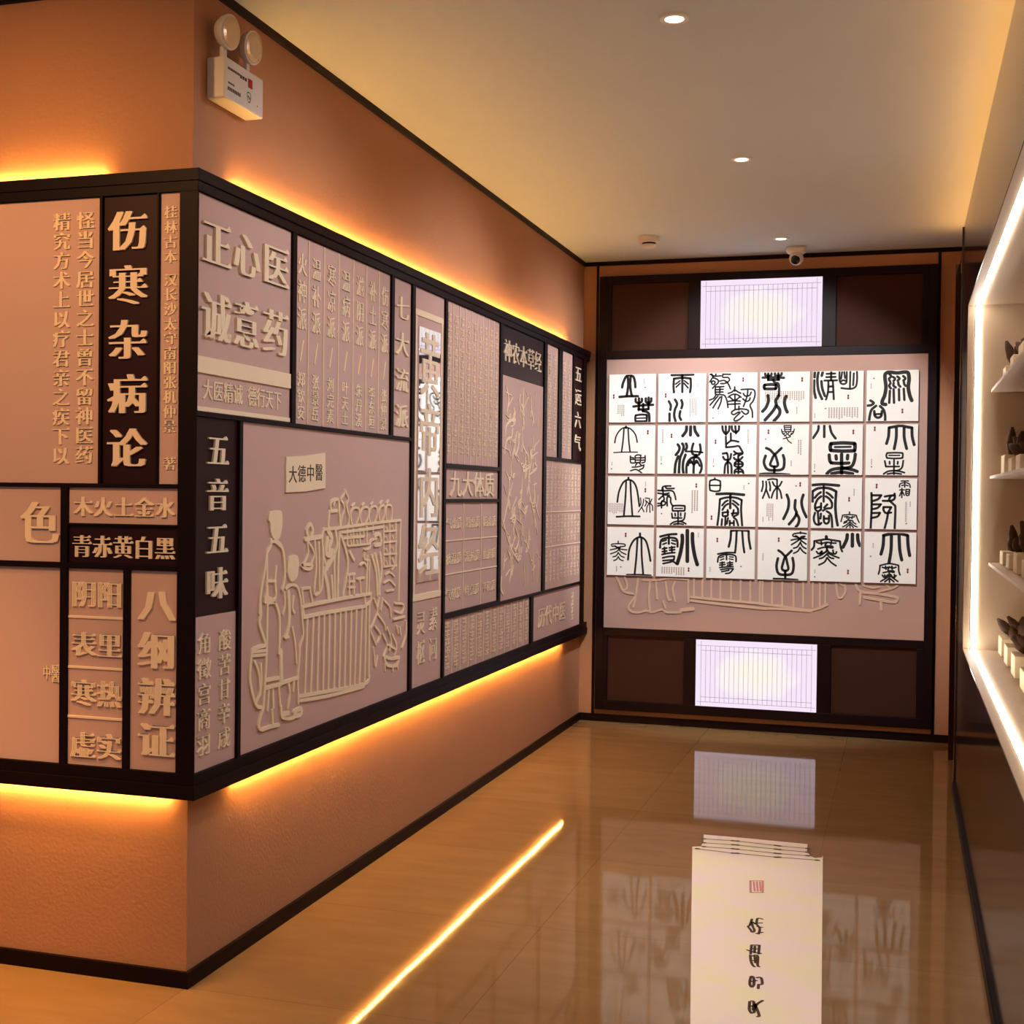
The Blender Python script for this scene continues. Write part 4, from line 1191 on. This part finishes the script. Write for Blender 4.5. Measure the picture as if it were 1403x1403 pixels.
stroke(mb, [(.197, 2.519), (.207, 2.514)], .005, EL, .0004, .0004)
mb.build('shield_emblem', M['brushink'], r)
mb = MB()
oval(mb, EL, .252, 2.506, .0025, .0025)
mb.build('test_button', M['brushink'], r)

# ------------------------------------------------------------------ display case on the right wall
C0, C1 = -2.0, 3.26
OY, OZ0, OZ1 = 2.725, .735, 2.215      # far end, sill and head of the opening
dc = thing('display_case', (CASE_X, .5, 0), 'dark lacquered built-in display case with a lit opening along the right wall', 'display case')
mb = MB().box(CASE_X, CASE_X + .03, C0, C1, hb, OZ0)
mb.build('lower_front', M['wood_gloss'], dc)
mb = MB().box(CASE_X, CASE_X + .03, C0, C1, OZ1, 2.655)
mb.build('upper_front', M['wood_gloss'], dc)
MB().box(CASE_X, CASE_X + .03, OY, C1, OZ0, OZ1).build('end_front', M['wood_gloss'], dc)
mb = MB().box(CASE_X + .03, 2.66, C0, C1, 2.63, 2.655)
mb.box(CASE_X + .03, 2.66, C0, C1, 0, .02)
mb.box(CASE_X + .03, 2.66, OY + .02, C1, .02, 2.63)
mb.box(2.63, 2.66, C0, OY + .02, .02, 2.63)
mb.build('carcass', M['wood'], dc)
mb = MB().box(CASE_X + .031, 2.62, OY, OY + .018, OZ0, OZ1)
mb.box(CASE_X + .031, 2.62, C0, OY, OZ0 - .018, OZ0)
mb.box(CASE_X + .031, 2.62, C0, OY, OZ1, OZ1 + .018)
mb.box(2.60, 2.62, C0, OY, OZ0, OZ1)
mb.build('pale_lining', M['jamb'], dc)
mb = MB().box(CASE_X + .002, CASE_X + .028, OY - .003, OY - .0002, OZ0 + .002, OZ1 - .002)
mb.box(CASE_X + .002, CASE_X + .028, C0, OY - .003, OZ0 + .0002, OZ0 + .003)
mb.box(CASE_X + .002, CASE_X + .028, C0, OY - .003, OZ1 - .003, OZ1 - .0002)
mb.build('pale_edging', M['jamb'], dc)
mb = MB().box(CASE_X + .034, CASE_X + .052, OY - .006, OY - .0005, OZ0 + .01, OZ1 - .01)
mb.box(CASE_X + .034, CASE_X + .052, C0, OY - .012, OZ0 + .0005, OZ0 + .006)
mb.box(CASE_X + .034, CASE_X + .052, C0, OY - .012, OZ1 - .006, OZ1 - .0005)
mb.build('light_strip', M['caseled'], dc)
for zz in (1.10, 1.47, 1.84):
    MB().box(CASE_X + .10, 2.598, C0, OY - .002, zz, zz + .012).build('shelf', M['jamb'], dc)
# slim dark posts standing in front of the wall beside the case
for y0, zt, lab in ((3.262, 2.66, 'slim dark post at the end of the lit display case'), (4.03, 2.62, 'slim dark post nearest the end wall')):
    mb = MB().box(CASE_X - .006, CASE_X + .020, y0, y0 + .026, 0, zt)
    mb.box(CASE_X + .020, WALL_X - .001, y0, y0 + .018, 0, zt - .05)
    mb.box(CASE_X + .032, CASE_X + .046, y0, y0 + .018, zt - .05, zt)
    o = mb.build('slim_post', M['wood_gloss'], bevel=.002)
    tag(o, lab, 'post', 'slim posts by the right wall')
o = MB().lathe([(.004, 0), (.004, 5.95)], (2.166, -1.95, 2.662), (0, 1, 0), 8).build('led_strip', M['topled'], origin=(2.166, -1.95, 2.662))
tag(o, 'warm light strip on top of the display case, lighting the ceiling', 'light strip', 'warm strips round the display frame')

# specimens on the shelves
rng = random.Random(12)
LEVELS = [(OZ0 + .0005, 'base'), (1.1125, 'lower shelf'), (1.4825, 'middle shelf'), (1.8525, 'top shelf')]
for li, (zz, nm) in enumerate(LEVELS):
    yy = OY - .16
    k = 0
    while yy > .35:
        w = rng.uniform(.07, .10)
        h = rng.uniform(.05, .09)
        xx = CASE_X + .14
        o = MB().box(xx, xx + .14, yy - w, yy + w, zz, zz + h).build('specimen_block', M['plinth'], bevel=.003)
        pos = ['first', 'second', 'third', 'fourth', 'fifth', 'sixth', 'seventh', 'eighth', 'ninth'][k]
        tag(o, '%s pale block from the end wall, on the %s of the lit case' % (pos, nm), 'block', 'pale blocks in the display case')
        mb = MB()
        for q in range(5):
            p0 = (xx + .07 + rng.uniform(-.04, .04), yy + rng.uniform(-.05, .05), zz + h + .016)
            dv2 = (rng.uniform(-.5, .5), rng.uniform(-1, 1), rng.uniform(.4, 1.2))
            ln = rng.uniform(.05, .11)
            mb.lathe([(.012, -.012), (.022, ln * .3), (.016, ln * .7), (.006, ln)], p0, dv2, 9)
        o = mb.build('dried_herb', M['root'], smooth=True)
        tag(o, 'dark dried herb on the %s pale block from the end wall, %s' % (pos, nm), 'dried herb', 'dried herbs in the display case')
        yy -= rng.uniform(.30, .40)
        k += 1

# ------------------------------------------------------------------ flat sheet painted to stand in for a reflection in the floor
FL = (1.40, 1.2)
out = [tuple(float(c) / 1000 for c in p.split(',')) for p in SCROLL_REFLECTION_OUT.split()[1:]]
sc = MB().prism([(FL[0] + x, FL[1] + y) for x, y in out], floor_frame, .0004, .0024).build('reflection_sheet', M['scroll_reflection'], origin=(FL[0], FL[1], .0004))
tag(sc, 'pale marbled sheet painted as a reflection in the polished floor', 'scroll_reflection')
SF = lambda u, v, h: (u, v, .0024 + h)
for ch in SCROLL_REFLECTION_CHARS:
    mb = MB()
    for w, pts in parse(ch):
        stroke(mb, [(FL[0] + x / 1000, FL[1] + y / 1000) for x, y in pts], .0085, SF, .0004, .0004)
    mb.build('reflected_character', M['brushink'], sc)
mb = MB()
for w, pts in parse(SCROLL_REFLECTION_LINES):
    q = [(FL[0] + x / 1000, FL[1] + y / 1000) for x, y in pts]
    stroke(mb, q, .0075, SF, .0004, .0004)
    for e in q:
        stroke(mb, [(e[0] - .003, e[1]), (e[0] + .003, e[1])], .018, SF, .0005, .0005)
mb.build('reflected_threads', M['brushink'], sc)
q = [(FL[0] + x / 1000, FL[1] + y / 1000) for x, y in parse(SCROLL_REFLECTION_SEAL)[0][1]]
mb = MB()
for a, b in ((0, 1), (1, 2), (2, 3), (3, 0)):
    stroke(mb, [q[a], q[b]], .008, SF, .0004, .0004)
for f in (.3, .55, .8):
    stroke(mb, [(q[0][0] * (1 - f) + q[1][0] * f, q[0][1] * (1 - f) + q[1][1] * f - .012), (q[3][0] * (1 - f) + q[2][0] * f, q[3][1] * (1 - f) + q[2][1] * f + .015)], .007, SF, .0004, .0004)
mb.build('reflected_seal', M['reflectedpink'], sc)
